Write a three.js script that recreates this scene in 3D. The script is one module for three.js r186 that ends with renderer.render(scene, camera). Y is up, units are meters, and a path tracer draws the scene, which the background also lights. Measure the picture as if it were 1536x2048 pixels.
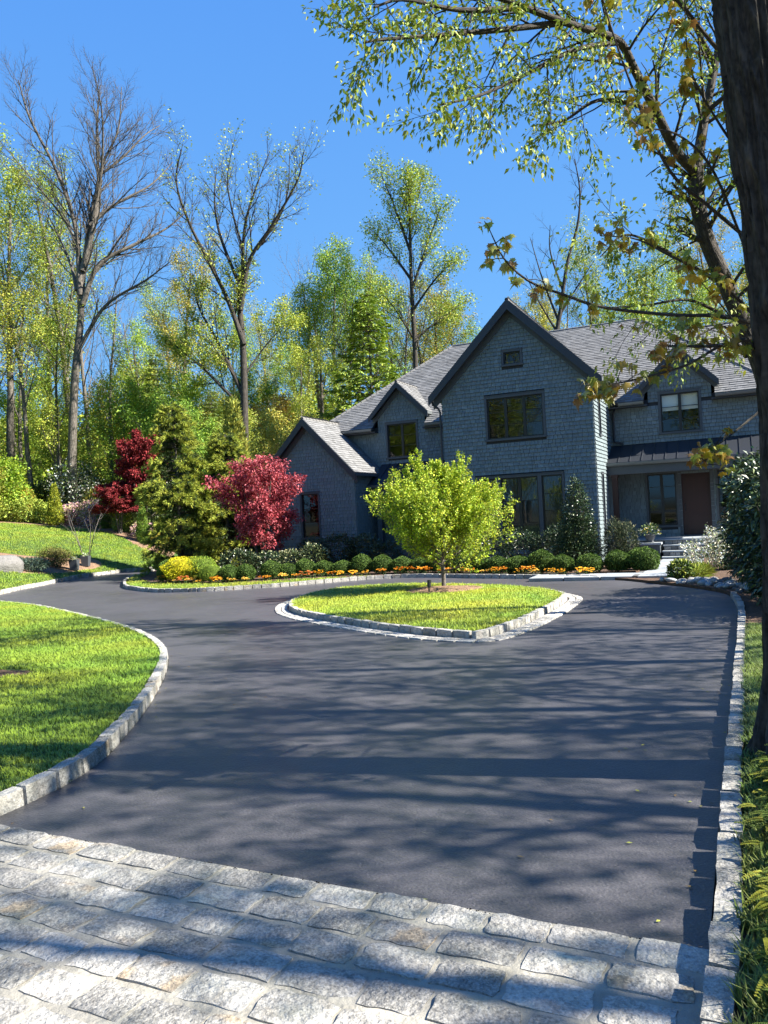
import * as THREE from 'three';
import { mergeGeometries } from 'three/addons/utils/BufferGeometryUtils.js';

// ---------------------------------------------------------------- camera, sky, sun, exposure
const EXPOSURE = 3.5;
const scene = new THREE.Scene();
const camera = new THREE.PerspectiveCamera(66.93, 768 / 1024, 0.1, 900);
camera.position.set(0, 1.6, 0);
camera.rotation.order = 'XYZ';
camera.rotation.set(0.1 * Math.PI / 180, 0, -3.0 * Math.PI / 180);
const renderer = new THREE.WebGLRenderer({ antialias: true });
renderer.toneMapping = THREE.LinearToneMapping;
renderer.toneMappingExposure = EXPOSURE;
renderer.shadowMap.enabled = true;

const SUN_EL = 40 * Math.PI / 180, SUN_AZ = -3 * Math.PI / 180;   // from the right-hand side, due +x
const sunDir = new THREE.Vector3(Math.cos(SUN_EL) * Math.cos(SUN_AZ), Math.sin(SUN_EL), Math.cos(SUN_EL) * Math.sin(SUN_AZ));
{
  const W = 512, H = 256, data = new Float32Array(W * H * 4);
  for (let j = 0; j < H; j++) {
    const el = ((j + 0.5) / H - 0.5) * Math.PI, s = Math.sin(el);
    for (let i = 0; i < W; i++) {
      const k = (j * W + i) * 4;
      const t = Math.pow(Math.max(0, s), 0.62);
      let r = 0.084 * (1 - t) + 0.012 * t, g = 0.198 * (1 - t) + 0.064 * t, b = 0.318 * (1 - t) + 0.246 * t;
      if (s < 0) { r = 0.06; g = 0.065; b = 0.05; }
      data[k] = r; data[k + 1] = g; data[k + 2] = b; data[k + 3] = 1;
    }
  }
  const tex = new THREE.DataTexture(data, W, H, THREE.RGBAFormat, THREE.FloatType);
  tex.mapping = THREE.EquirectangularReflectionMapping;
  tex.magFilter = THREE.LinearFilter;
  tex.needsUpdate = true;
  scene.background = tex;
  scene.environment = tex;
}
const sun = new THREE.DirectionalLight(new THREE.Color(1, 0.95, 0.85), 5.0);
sun.name = 'sun';
sun.position.copy(sunDir).multiplyScalar(120);
sun.castShadow = true;
sun.shadow.mapSize.set(4096, 4096);
Object.assign(sun.shadow.camera, { left: -60, right: 60, top: 60, bottom: -60, near: 1, far: 300 });
sun.target.position.set(0, 0, -25);
scene.add(sun, sun.target);

// ---------------------------------------------------------------- helpers
const V = (x, y, z) => new THREE.Vector3(x, y, z);
const P = (x, d, y) => new THREE.Vector3(x, y, -d);      // x to the right, d metres ahead of the camera, y up
function rngOf(seed) {
  let a = seed >>> 0;
  return () => { a = (a + 0x6d2b79f5) | 0; let t = Math.imul(a ^ (a >>> 15), 1 | a); t = (t + Math.imul(t ^ (t >>> 7), 61 | t)) ^ t; return ((t ^ (t >>> 14)) >>> 0) / 4294967296; };
}
const clamp = (x, a, b) => Math.min(b, Math.max(a, x));
const lerp = (a, b, t) => a + (b - a) * t;
const sstep = (a, b, x) => { const t = clamp((x - a) / (b - a), 0, 1); return t * t * (3 - 2 * t); };
const taken = new Map();
function numbered(name) { const n = taken.get(name) ?? 0; taken.set(name, n + 1); return n ? name + '_' + String(n).padStart(3, '0') : name; }
function shade(o) { o.traverse((c) => { if (c.isMesh) { c.castShadow = true; c.receiveShadow = true; } }); return o; }
function tag(o, label, category, group, kind) {
  if (label) o.userData.label = label;
  if (category) o.userData.category = category;
  if (group) o.userData.group = group;
  if (kind) o.userData.kind = kind;
  return o;
}
function top(o, name, label, category, group, kind) { o.name = numbered(name); tag(o, label, category, group, kind); scene.add(shade(o)); return o; }
function part(parent, name, geo, mat) { const m = new THREE.Mesh(geo, mat); m.name = name; m.castShadow = m.receiveShadow = true; parent.add(m); return m; }
function groupAt(x, y, z, ry = 0) { const g = new THREE.Group(); g.position.set(x, y, z); g.rotation.y = ry; return g; }
function copyOf(o, name, pos, ry, s, label) {
  const c = o.clone(); c.name = numbered(name); c.userData = { ...o.userData };
  if (label) c.userData.label = label;
  c.position.copy(pos); c.rotation.y = ry;
  if (s) { if (Array.isArray(s)) c.scale.set(...s); else c.scale.setScalar(s); }
  scene.add(c); return c;
}

// mesh builder: positions, normals, uv, colours
class MB {
  constructor() { this.p = []; this.n = []; this.u = []; this.c = []; this.i = []; this.col = [1, 1, 1]; }
  v(x, y, z, nx, ny, nz, u, w) { this.p.push(x, y, z); this.n.push(nx, ny, nz); this.u.push(u, w); this.c.push(this.col[0], this.col[1], this.col[2]); return this.p.length / 3 - 1; }
  quad(a, b, c, d, us = 1) {       // four Vector3, counter-clockwise seen from outside
    const e1 = b.clone().sub(a), e2 = d.clone().sub(a), n = e1.clone().cross(e2).normalize();
    const l1 = e1.length(), l2 = e2.length(), uo = (a.x + a.z * 0.7) * us, vo = (a.y + a.z * 0.3) * us;
    const k = this.v(a.x, a.y, a.z, n.x, n.y, n.z, uo, vo);
    this.v(b.x, b.y, b.z, n.x, n.y, n.z, uo + l1, vo); this.v(c.x, c.y, c.z, n.x, n.y, n.z, uo + l1, vo + l2); this.v(d.x, d.y, d.z, n.x, n.y, n.z, uo, vo + l2);
    this.i.push(k, k + 1, k + 2, k, k + 2, k + 3);
  }
  box(x0, x1, y0, y1, z0, z1) {
    const A = (x, y, z) => V(x, y, z);
    this.quad(A(x0, y0, z1), A(x1, y0, z1), A(x1, y1, z1), A(x0, y1, z1));
    this.quad(A(x1, y0, z0), A(x0, y0, z0), A(x0, y1, z0), A(x1, y1, z0));
    this.quad(A(x1, y0, z1), A(x1, y0, z0), A(x1, y1, z0), A(x1, y1, z1));
    this.quad(A(x0, y0, z0), A(x0, y0, z1), A(x0, y1, z1), A(x0, y1, z0));
    this.quad(A(x0, y1, z1), A(x1, y1, z1), A(x1, y1, z0), A(x0, y1, z0));
    this.quad(A(x0, y0, z0), A(x1, y0, z0), A(x1, y0, z1), A(x0, y0, z1));
  }
  // one leaf: a folded kite from base b along d, width w, normal about n
  leaf(bx, by, bz, dx, dy, dz, nx, ny, nz, len, w, droop = 0) {
    let sx = dy * nz - dz * ny, sy = dz * nx - dx * nz, sz = dx * ny - dy * nx;
    const sl = Math.hypot(sx, sy, sz) || 1; sx /= sl; sy /= sl; sz /= sl;
    let mx = sy * dz - sz * dy, my = sz * dx - sx * dz, mz = sx * dy - sy * dx;
    const q = 0.45 * len, h = w * 0.5, f = w * 0.14;
    const k = this.v(bx, by, bz, mx, my, mz, 0.5, 0);
    this.v(bx + dx * q + sx * h + mx * f, by + dy * q + sy * h + my * f, bz + dz * q + sz * h + mz * f, mx, my, mz, 1, 0.45);
    this.v(bx + dx * len, by + dy * len - droop * len, bz + dz * len, mx, my, mz, 0.5, 1);
    this.v(bx + dx * q - sx * h + mx * f, by + dy * q - sy * h + my * f, bz + dz * q - sz * h + mz * f, mx, my, mz, 0, 0.45);
    this.i.push(k, k + 1, k + 2, k, k + 2, k + 3);
  }
  tube(pts, radii, sides, vs = 1) {
    const n = pts.length; let ux = 1, uy = 0, uz = 0; const base = this.p.length / 3; let vlen = 0;
    for (let j = 0; j < n; j++) {
      const a = pts[Math.max(0, j - 1)], b = pts[Math.min(n - 1, j + 1)];
      let tx = b.x - a.x, ty = b.y - a.y, tz = b.z - a.z; const tl = Math.hypot(tx, ty, tz) || 1; tx /= tl; ty /= tl; tz /= tl;
      if (j === 0) { if (Math.abs(tx) > 0.9) { ux = 0; uy = 0; uz = 1; } }
      else vlen += pts[j].distanceTo(pts[j - 1]);
      let d = ux * tx + uy * ty + uz * tz; ux -= d * tx; uy -= d * ty; uz -= d * tz;
      const ul = Math.hypot(ux, uy, uz) || 1; ux /= ul; uy /= ul; uz /= ul;
      const wx = ty * uz - tz * uy, wy = tz * ux - tx * uz, wz = tx * uy - ty * ux, r = radii[j];
      for (let s = 0; s <= sides; s++) {
        const an = (s / sides) * Math.PI * 2, c = Math.cos(an), q = Math.sin(an);
        const ox = ux * c + wx * q, oy = uy * c + wy * q, oz = uz * c + wz * q;
        this.v(pts[j].x + ox * r, pts[j].y + oy * r, pts[j].z + oz * r, ox, oy, oz, (s / sides) * Math.max(1, Math.round(radii[0] * 6.28 * vs * 2)) * 0.5, vlen * vs);
      }
    }
    const m = sides + 1;
    for (let j = 0; j < n - 1; j++) for (let s = 0; s < sides; s++) {
      const a = base + j * m + s; this.i.push(a, a + 1, a + m + 1, a, a + m + 1, a + m);
    }
  }
  geo(colors = true) {
    const g = new THREE.BufferGeometry();
    g.setAttribute('position', new THREE.Float32BufferAttribute(this.p, 3));
    g.setAttribute('normal', new THREE.Float32BufferAttribute(this.n, 3));
    g.setAttribute('uv', new THREE.Float32BufferAttribute(this.u, 2));
    if (colors) g.setAttribute('color', new THREE.Float32BufferAttribute(this.c, 3));
    g.setIndex(this.p.length / 3 > 65535 ? new THREE.Uint32BufferAttribute(this.i, 1) : new THREE.Uint16BufferAttribute(this.i, 1));
    return g;
  }
}
const boxGeo = (x0, x1, y0, y1, z0, z1) => { const m = new MB(); m.box(x0, x1, y0, y1, z0, z1); return m.geo(false); };
// uv in metres from the dominant axis of each face
function metricUV(g, s = 1, ox = 0, oy = 0) {
  const q = g.index ? g.toNonIndexed() : g; q.computeVertexNormals();
  const p = q.attributes.position, uv = new Float32Array(p.count * 2), n = q.attributes.normal;
  for (let t = 0; t < p.count; t += 3) {
    const ax = Math.abs(n.getX(t)), ay = Math.abs(n.getY(t)), az = Math.abs(n.getZ(t));
    for (let k = t; k < t + 3; k++) {
      const x = p.getX(k), y = p.getY(k), z = p.getZ(k);
      const [a, b] = ay >= ax && ay >= az ? [x, z] : ax >= az ? [z, y] : [x, y];
      uv[k * 2] = a * s + ox; uv[k * 2 + 1] = b * s + oy;
    }
  }
  q.setAttribute('uv', new THREE.BufferAttribute(uv, 2));
  return q;
}

// ---------------------------------------------------------------- procedural textures
function tileNoise(seed, n) {     // periodic value noise with n cells
  const r = rngOf(seed), g = new Float32Array(n * n); for (let i = 0; i < n * n; i++) g[i] = r();
  return (x, y) => {
    x = ((x % 1) + 1) % 1 * n; y = ((y % 1) + 1) % 1 * n;
    const xi = Math.floor(x), yi = Math.floor(y), fx = x - xi, fy = y - yi, sx = fx * fx * (3 - 2 * fx), sy = fy * fy * (3 - 2 * fy);
    const at = (a, b) => g[(b % n) * n + (a % n)];
    return lerp(lerp(at(xi, yi), at(xi + 1, yi), sx), lerp(at(xi, yi + 1), at(xi + 1, yi + 1), sx), sy);
  };
}
function fbm(seed, n0, oct, fall = 0.5) {
  const ns = []; for (let o = 0; o < oct; o++) ns.push(tileNoise(seed + o * 17, n0 << o));
  return (x, y) => { let a = 1, s = 0, w = 0; for (const f of ns) { s += a * f(x, y); w += a; a *= fall; } return s / w; };
}
function tex(size, fn, srgb, rep = 1) {      // fn(u, v, out) writes r g b in 0..1 (sRGB values when srgb)
  const d = new Uint8Array(size * size * 4), o = [0, 0, 0];
  for (let j = 0; j < size; j++) for (let i = 0; i < size; i++) {
    fn((i + 0.5) / size, (j + 0.5) / size, o); const k = (j * size + i) * 4;
    d[k] = clamp(o[0], 0, 1) * 255; d[k + 1] = clamp(o[1], 0, 1) * 255; d[k + 2] = clamp(o[2], 0, 1) * 255; d[k + 3] = 255;
  }
  const t = new THREE.DataTexture(d, size, size, THREE.RGBAFormat);
  t.wrapS = t.wrapT = THREE.RepeatWrapping; t.magFilter = THREE.LinearFilter; t.minFilter = THREE.LinearMipmapLinearFilter; t.generateMipmaps = true;
  if (srgb) t.colorSpace = THREE.SRGBColorSpace;
  t.repeat.set(rep, rep); t.needsUpdate = true;
  return t;
}
const toS = (x) => (x <= 0.0031308 ? x * 12.92 : 1.055 * Math.pow(x, 1 / 2.4) - 0.055);
const lin = (r, g, b) => new THREE.Color().setRGB(r, g, b);
const std = (o) => new THREE.MeshStandardMaterial({ roughness: 0.85, ...o });
const phys = (o) => new THREE.MeshPhysicalMaterial({ roughness: 0.85, ...o });
function colourTex(size, rep, seed, fn) { const r = rngOf(seed); return tex(size, (u, v, o) => { fn(u, v, o, r); o[0] = toS(o[0]); o[1] = toS(o[1]); o[2] = toS(o[2]); }, true, rep); }

const M = {};
{
  const strk = (u, v) => tileA(u * 1, v * 6), tileA = fbm(19, 8, 3), big = fbm(11, 4, 4), mid = fbm(23, 24, 3), fine = fbm(37, 180, 2);
  M.asphalt = phys({
    map: colourTex(1024, 1 / 4.3, 5, (u, v, o, r) => { const s = 0.068 + 0.018 * (big(u, v) - 0.5) + 0.013 * (mid(u, v) - 0.5) + 0.012 * (strk(u, v) - 0.5) + 0.046 * (r() - 0.5); const k = r() > 0.997 ? 2.4 : 1; o[0] = s * 1.03 * k; o[1] = s * 0.99 * k; o[2] = s * 1.06 * k; }),
    bumpMap: tex(1024, (u, v, o) => { o[0] = o[1] = o[2] = fine(u, v) * 0.75 + mid(u, v) * 0.25; }, false, 1 / 1.9), bumpScale: 0.0036,
    roughnessMap: tex(512, (u, v, o) => { o[0] = o[1] = o[2] = 0.20 + 0.36 * big(u, v) + 0.08 * mid(u, v); }, false, 1 / 6.1), roughness: 1.0,
  });
  const gr = (seed, base, warm) => {
    const a = fbm(seed, 5, 3), b = fbm(seed + 3, 60, 2), c = fbm(seed + 7, 22, 2), st = fbm(seed + 9, 3, 3);
    return colourTex(512, 1 / 0.42, seed, (u, v, o, r) => {
      let s = base * (0.78 + 0.45 * (a(u, v) - 0.5)) + 0.30 * (b(u, v) - 0.5) + 0.10 * (r() - 0.5);
      if (c(u, v) > 0.62) s *= 0.78; if (r() > 0.985) s *= 0.35;
      s = Math.max(0.05, s);
      const rust = warm * sstep(0.62, 0.78, st(u, v));
      o[0] = s * (1.03 + 0.2 * rust); o[1] = s * (0.985 - 0.1 * rust); o[2] = s * (0.90 - 0.40 * rust);
    });
  };
  const gb = fbm(71, 14, 4, 0.62);
  const gbump = tex(512, (u, v, o) => { o[0] = o[1] = o[2] = gb(u, v); }, false, 1 / 0.42);
  M.granite = [gr(101, 0.44, 0.15), gr(131, 0.34, 0.5), gr(161, 0.51, 0.1), gr(191, 0.39, 0.6)].map((m) => std({ map: m, bumpMap: gbump, bumpScale: 0.013, roughness: 0.82 }));
  const mo = fbm(301, 10, 5, 0.6);
  M.mortar = std({
    map: colourTex(512, 1 / 0.9, 9, (u, v, o, r) => { const s = 0.30 + 0.20 * (mo(u, v) - 0.5) + 0.07 * (r() - 0.5); o[0] = s * 1.07; o[1] = s; o[2] = s * 0.85; }),
    bumpMap: tex(512, (u, v, o) => { o[0] = o[1] = o[2] = mo(u, v); }, false, 1 / 0.5), bumpScale: 0.012, roughness: 0.95,
  });
  const l1 = fbm(401, 3, 5, 0.6), l2 = fbm(402, 90, 2);
  M.lawn = std({
    map: colourTex(1024, 1 / 5.7, 12, (u, v, o, r) => { const k = l1(u, v), f = l2(u, v), s = 0.7 + 0.75 * (f - 0.5) + 0.35 * (r() - 0.5); o[0] = (0.098 + 0.07 * (k - 0.5)) * s; o[1] = (0.180 + 0.05 * (k - 0.5)) * s; o[2] = 0.018 * s; }),
    bumpMap: tex(512, (u, v, o) => { o[0] = o[1] = o[2] = l2(u, v); }, false, 1 / 0.6), bumpScale: 0.03, roughness: 0.95,
  });
  M.floor = std({
    map: colourTex(512, 1 / 7.3, 13, (u, v, o, r) => { const k = l1(u, v), s = 0.8 + 0.6 * (l2(u, v) - 0.5) + 0.3 * (r() - 0.5); o[0] = lerp(0.07, 0.10, k) * s; o[1] = lerp(0.085, 0.075, k) * s; o[2] = 0.035 * s; }), roughness: 1,
  });
  const mu = fbm(501, 40, 3), mu2 = fbm(503, 6, 3);
  M.mulch = std({
    map: colourTex(512, 1 / 1.3, 14, (u, v, o, r) => { const s = 0.55 + 0.9 * (mu(u, v) - 0.35) + 0.5 * (r() - 0.5) + 0.3 * (mu2(u, v) - 0.5); o[0] = 0.155 * s; o[1] = 0.088 * s; o[2] = 0.052 * s; }),
    bumpMap: tex(512, (u, v, o) => { o[0] = o[1] = o[2] = mu(u, v); }, false, 1 / 0.8), bumpScale: 0.04, roughness: 1,
  });
  M.mulchTan = std({ map: colourTex(512, 1 / 1.1, 24, (u, v, o, r) => { const s = 0.55 + 0.9 * (mu(u, v) - 0.35) + 0.5 * (r() - 0.5) + 0.3 * (mu2(u, v) - 0.5); o[0] = 0.33 * s; o[1] = 0.20 * s; o[2] = 0.12 * s; }), bumpMap: M.mulch.bumpMap, bumpScale: 0.03, roughness: 1 });
  M.boulder = std({ map: colourTex(256, 1 / 1.2, 26, (u, v, o, r) => { const k = 0.13 + 0.12 * (mu2(u, v) - 0.5) + 0.08 * (mu(u, v) - 0.5) + 0.03 * (r() - 0.5); o[0] = k * 1.05; o[1] = k; o[2] = k * 0.95; }), bumpMap: M.mulch.bumpMap, bumpScale: 0.02, roughness: 0.9 });
  M.slate = std({ color: lin(0.05, 0.055, 0.065), roughness: 0.6 });
  const wv = fbm(601, 6, 3), wg = fbm(607, 64, 2);
  M.shingleTex = colourTex(256, 1 / 0.5, 15, (u, v, o, r) => { const s = 0.9 + 0.25 * (wg(u, v * 0.125) - 0.5) + 0.15 * (wv(u, v) - 0.5) + 0.08 * (r() - 0.5); o[0] = o[1] = o[2] = Math.min(1, s); });
  M.shingleBump = tex(256, (u, v, o) => { o[0] = o[1] = o[2] = wg(u, v * 0.125); }, false, 1 / 0.5);
  M.wallTint = [0.168, 0.212, 0.222];
  M.shingles = std({ map: M.shingleTex, bumpMap: M.shingleBump, bumpScale: 0.003, vertexColors: true, roughness: 0.8 });
  M.shingleVariants = [0.86, 0.94, 1.0, 1.06, 1.13, 1.3].map((k, i) => std({ map: M.shingleTex, bumpMap: M.shingleBump, bumpScale: 0.003, roughness: 0.8, color: lin(M.wallTint[0] * k, M.wallTint[1] * k, M.wallTint[2] * k * (1 + 0.03 * (i % 2))) }));
  M.sheathing = std({ color: lin(0.03, 0.034, 0.038), roughness: 0.95 });
  M.roofShingle = std({ map: colourTex(512, 1 / 0.8, 16, (u, v, o, r) => { const s = 0.82 + 0.4 * (wg(u, v) - 0.5) + 0.35 * (r() - 0.5); o[0] = o[1] = o[2] = s; }), vertexColors: true, roughness: 0.93 });
  M.trim = std({ color: lin(0.066, 0.078, 0.088), roughness: 0.6, map: M.shingleTex });
  M.fascia = std({ color: lin(0.032, 0.038, 0.047), roughness: 0.55, map: M.shingleTex });
  M.gutter = phys({ color: lin(0.14, 0.155, 0.16), roughness: 0.38, metalness: 0.2 });
  M.pipe = phys({ color: lin(0.03, 0.032, 0.036), roughness: 0.4, metalness: 0.3 });
  M.black = phys({ color: lin(0.012, 0.012, 0.012), roughness: 0.42 });
  M.glass = phys({ color: lin(0.9, 0.94, 0.92), transmission: 1, thickness: 0, ior: 1.6, roughness: 0.015 });
  M.metalRoof = phys({ color: lin(0.045, 0.05, 0.06), roughness: 0.42, metalness: 0.4 });
  const wd = fbm(701, 3, 4, 0.6);
  M.mahogany = phys({ map: colourTex(256, 1 / 0.6, 17, (u, v, o) => { const s = 0.7 + 0.6 * wd(u * 3, v * 0.4); o[0] = 0.03 * s; o[1] = 0.007 * s; o[2] = 0.004 * s; }), roughness: 0.5 });
  M.bluestone = std({ map: colourTex(512, 1 / 1.7, 18, (u, v, o, r) => { const s = 0.30 + 0.14 * (wv(u, v) - 0.5) + 0.05 * (r() - 0.5); o[0] = s * 0.92; o[1] = s; o[2] = s * 1.05; }), roughness: 0.75, bumpMap: gbump, bumpScale: 0.003 });
  M.darkstone = std({ map: colourTex(256, 1 / 0.7, 19, (u, v, o, r) => { const s = 0.10 + 0.08 * (wv(u, v) - 0.5) + 0.04 * (r() - 0.5); o[0] = s; o[1] = s * 0.98; o[2] = s * 0.94; }), roughness: 0.85, bumpMap: gbump, bumpScale: 0.01 });
  M.dark = std({ color: lin(0.03, 0.03, 0.032), roughness: 0.9 });
  M.linen = std({ color: lin(0.62, 0.62, 0.58), roughness: 0.9 });
  const bk = fbm(801, 8, 4, 0.6), bk2 = fbm(805, 40, 2);
  const barkT = (c0, c1, seed) => colourTex(512, 1, seed, (u, v, o, r) => { const g = Math.abs(bk(u * 2, v * 0.5) - 0.5) * 2, s = clamp(0.25 + 1.3 * g + 0.5 * (bk2(u, v) - 0.5) + 0.2 * (r() - 0.5), 0, 1.2); for (let c = 0; c < 3; c++) o[c] = lerp(c0[c], c1[c], s); });
  const barkB = tex(512, (u, v, o) => { o[0] = o[1] = o[2] = clamp(Math.abs(bk(u * 2, v * 0.5) - 0.5) * 3 + 0.2 * bk2(u, v), 0, 1); }, false, 1);
  M.bark = std({ map: barkT([0.05, 0.042, 0.034], [0.21, 0.185, 0.155], 20), bumpMap: barkB, bumpScale: 0.03, roughness: 0.95 });
  M.barkPale = std({ map: barkT([0.07, 0.06, 0.05], [0.24, 0.215, 0.185], 21), bumpMap: barkB, bumpScale: 0.02, roughness: 0.95 });
  M.barkDark = std({ map: barkT([0.009, 0.008, 0.006], [0.085, 0.072, 0.06], 22), bumpMap: barkB, bumpScale: 0.012, roughness: 0.97 });
  M.leaf = phys({ vertexColors: true, roughness: 0.65, specularIntensity: 0.4, transmission: 0.38, thickness: 0, side: THREE.DoubleSide });
  M.leafTints = [[1, 1, 1], [1.08, 0.94, 0.9], [0.82, 0.98, 0.9], [1.12, 0.86, 1.0], [0.92, 1.0, 0.8]].map((c) => { const m = M.leaf.clone(); m.color = lin(...c); return m; });
  M.leafGloss = phys({ vertexColors: true, roughness: 0.34, transmission: 0.1, thickness: 0, side: THREE.DoubleSide });
  M.leafMatte = phys({ vertexColors: true, roughness: 0.8, specularIntensity: 0.3, transmission: 0.2, thickness: 0, side: THREE.DoubleSide });
}

// ---------------------------------------------------------------- ground shape
const FLAT = 24.8, FALL = 0.025;
const leftKerb = [[-4.1, 2.9], [-3.2, 3.65], [-2.66, 4.30], [-2.43, 4.72], [-2.35, 4.94], [-2.26, 5.25], [-2.21, 5.78], [-2.27, 6.49], [-2.39, 7.42], [-2.58, 8.53], [-2.86, 9.86], [-3.15, 10.94], [-3.57, 12.04], [-4.26, 13.46], [-5.28, 15.15], [-6.41, 16.86], [-8.04, 19.23], [-9.94, 21.79], [-12.2, 24.3], [-13.4, 25.6], [-13.9, 27.2], [-14.17, 29.71], [-14.10, 31.94], [-14.05, 33.59], [-13.51, 36.74], [-11.80, 39.10]];
const backLine = [[-13.4, 25.6], [-14.17, 29.71], [-14.10, 31.94], [-14.05, 33.59], [-13.51, 36.74], [-11.80, 39.10], [-11, 43], [-9, 48], [0, 53], [20, 48], [60, 44]];
const bedKerb = [[-11.2, 37.5], [-10.95, 35.06], [-10.85, 32.37], [-10.14, 29.71], [-9.41, 27.83], [-8.77, 26.87], [-7.64, 25.61], [-6.68, 25.17], [-5.45, 24.96], [-4.33, 25.14], [-3.51, 25.25], [-2.57, 25.60], [-1.02, 26.2], [-0.26, 26.3], [0.9, 26.1], [2.0, 25.35], [2.9, 24.5], [3.88, 23.5], [4.94, 22.40], [5.40, 21.76], [5.75, 21.24]];
const pathEdge = [[5.75, 21.24], [6.21, 20.62], [6.48, 19.28], [6.60, 18.61], [6.77, 17.74], [6.84, 16.76], [6.82, 15.68], [6.69, 15.21]];
const rightKerb = [[0.20, 1.0], [0.62, 1.85], [1.11, 2.86], [1.85, 4.45], [3.65, 8.28], [5.02, 11.21], [6.0, 13.4], [6.69, 15.21]];
const islandOuter = [[-2.56, 17.36], [-2.34, 16.29], [-1.83, 15.03], [-0.86, 13.28], [-0.16, 12.16], [0.43, 11.37], [0.84, 11.01], [1.24, 10.80], [1.55, 10.92], [2.11, 11.72], [2.93, 13.35], [3.80, 15.41], [4.08, 16.31], [4.12, 16.94], [3.91, 18.19], [3.33, 19.58], [2.46, 20.86], [1.47, 21.89], [0.35, 22.53], [-0.82, 22.57], [-1.79, 21.90], [-2.40, 20.40], [-2.64, 18.58]];
const apronEdge = [[-2.62, 4.68], [1.11, 2.85]];

function distTo(line, x, d) {
  let best = 1e9, side = 0;
  for (let i = 0; i + 1 < line.length; i++) {
    const [ax, ad] = line[i], [bx, bd] = line[i + 1], ex = bx - ax, ed = bd - ad;
    const t = clamp(((x - ax) * ex + (d - ad) * ed) / (ex * ex + ed * ed), 0, 1), q = Math.hypot(x - ax - ex * t, d - ad - ed * t);
    if (q < best) { best = q; side = ex * (d - ad) - ed * (x - ax); }
  }
  return side > 0 ? best : -best;      // positive on the left of the line's direction
}
const baseY = (d) => -FALL * clamp(d, -5, FLAT);
const farNoise = fbm(901, 8, 3);
function hillY(x, d) {
  if (d < 23) return 0;
  const q = distTo(backLine, x, d); if (q <= 0) return 0;
  const k = sstep(24, 31, d), s = 0.28 * Math.min(q, 6) + 0.13 * clamp(q - 6, 0, 14) + 0.05 * Math.max(0, q - 20);
  return k * (s + 0.5 * sstep(4, 20, q) * (farNoise(x / 90, d / 90) - 0.5));
}
const gy = (x, d) => baseY(d) + hillY(x, d);

function spline(pts, step, closed = false) {
  const c = new THREE.CatmullRomCurve3(pts.map(([x, d]) => V(x, 0, d)), closed, 'centripetal'), L = c.getLength(), n = Math.max(4, Math.round(L / step));
  const out = []; for (let i = 0; i <= n; i++) { const p = c.getPointAt(i / n); out.push([p.x, p.z]); }
  if (closed) out.pop();
  return out;
}
function offset(line, off, closed = false) {     // positive: to the left of the direction of travel
  const n = line.length;
  return line.map(([x, d], i) => {
    const a = line[closed ? (i + n - 1) % n : Math.max(0, i - 1)], b = line[closed ? (i + 1) % n : Math.min(n - 1, i + 1)];
    const ex = b[0] - a[0], ed = b[1] - a[1], l = Math.hypot(ex, ed) || 1;
    return [x - ed / l * off, d + ex / l * off];
  });
}
function clipD(poly, dd, keepAbove) {
  const out = [], inside = (p) => (keepAbove ? p[1] >= dd : p[1] <= dd);
  for (let i = 0; i < poly.length; i++) {
    const a = poly[i], b = poly[(i + 1) % poly.length];
    if (inside(a)) out.push(a);
    if (inside(a) !== inside(b)) { const t = (dd - a[1]) / (b[1] - a[1]); out.push([lerp(a[0], b[0], t), dd]); }
  }
  return out;
}
// a flat sheet over the ground plane, split where the ground levels out
function sheet(poly, lift, skirt = 0) {
  const pos = [], uv = [], idx = [];
  for (const above of [false, true]) {
    const q = clipD(poly, FLAT, above); if (q.length < 3) continue;
    const tri = THREE.ShapeUtils.triangulateShape(q.map(([x, d]) => new THREE.Vector2(x, d)), []), k = pos.length / 3;
    for (const [x, d] of q) { pos.push(x, baseY(d) + lift, -d); uv.push(x, d); }
    for (const [a, b, c] of tri) {
      const [A, B, C] = [q[a], q[b], q[c]], cr = (B[0] - A[0]) * (C[1] - A[1]) - (B[1] - A[1]) * (C[0] - A[0]);
      if (cr > 0) idx.push(k + a, k + b, k + c); else idx.push(k + a, k + c, k + b);
    }
  }
  if (skirt) {
    const n = poly.length;
    for (let i = 0; i < n; i++) {
      const [ax, ad] = poly[i], [bx, bd] = poly[(i + 1) % n], k = pos.length / 3;
      pos.push(ax, baseY(ad) + lift, -ad, bx, baseY(bd) + lift, -bd, bx, baseY(bd) + lift - skirt, -bd, ax, baseY(ad) + lift - skirt, -ad);
      uv.push(ax, ad, bx, bd, bx, bd + skirt, ax, ad + skirt); idx.push(k, k + 1, k + 2, k, k + 2, k + 3);
    }
  }
  const g = new THREE.BufferGeometry();
  g.setAttribute('position', new THREE.Float32BufferAttribute(pos, 3)); g.setAttribute('uv', new THREE.Float32BufferAttribute(uv, 2)); g.setIndex(idx); g.computeVertexNormals();
  return g;
}
function inPoly(poly, x, y) {
  let c = false;
  for (let i = 0, j = poly.length - 1; i < poly.length; j = i++) { const [xi, yi] = poly[i], [xj, yj] = poly[j]; if (yi > y !== yj > y && x < ((xj - xi) * (y - yi)) / (yj - yi) + xi) c = !c; }
  return c;
}

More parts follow.
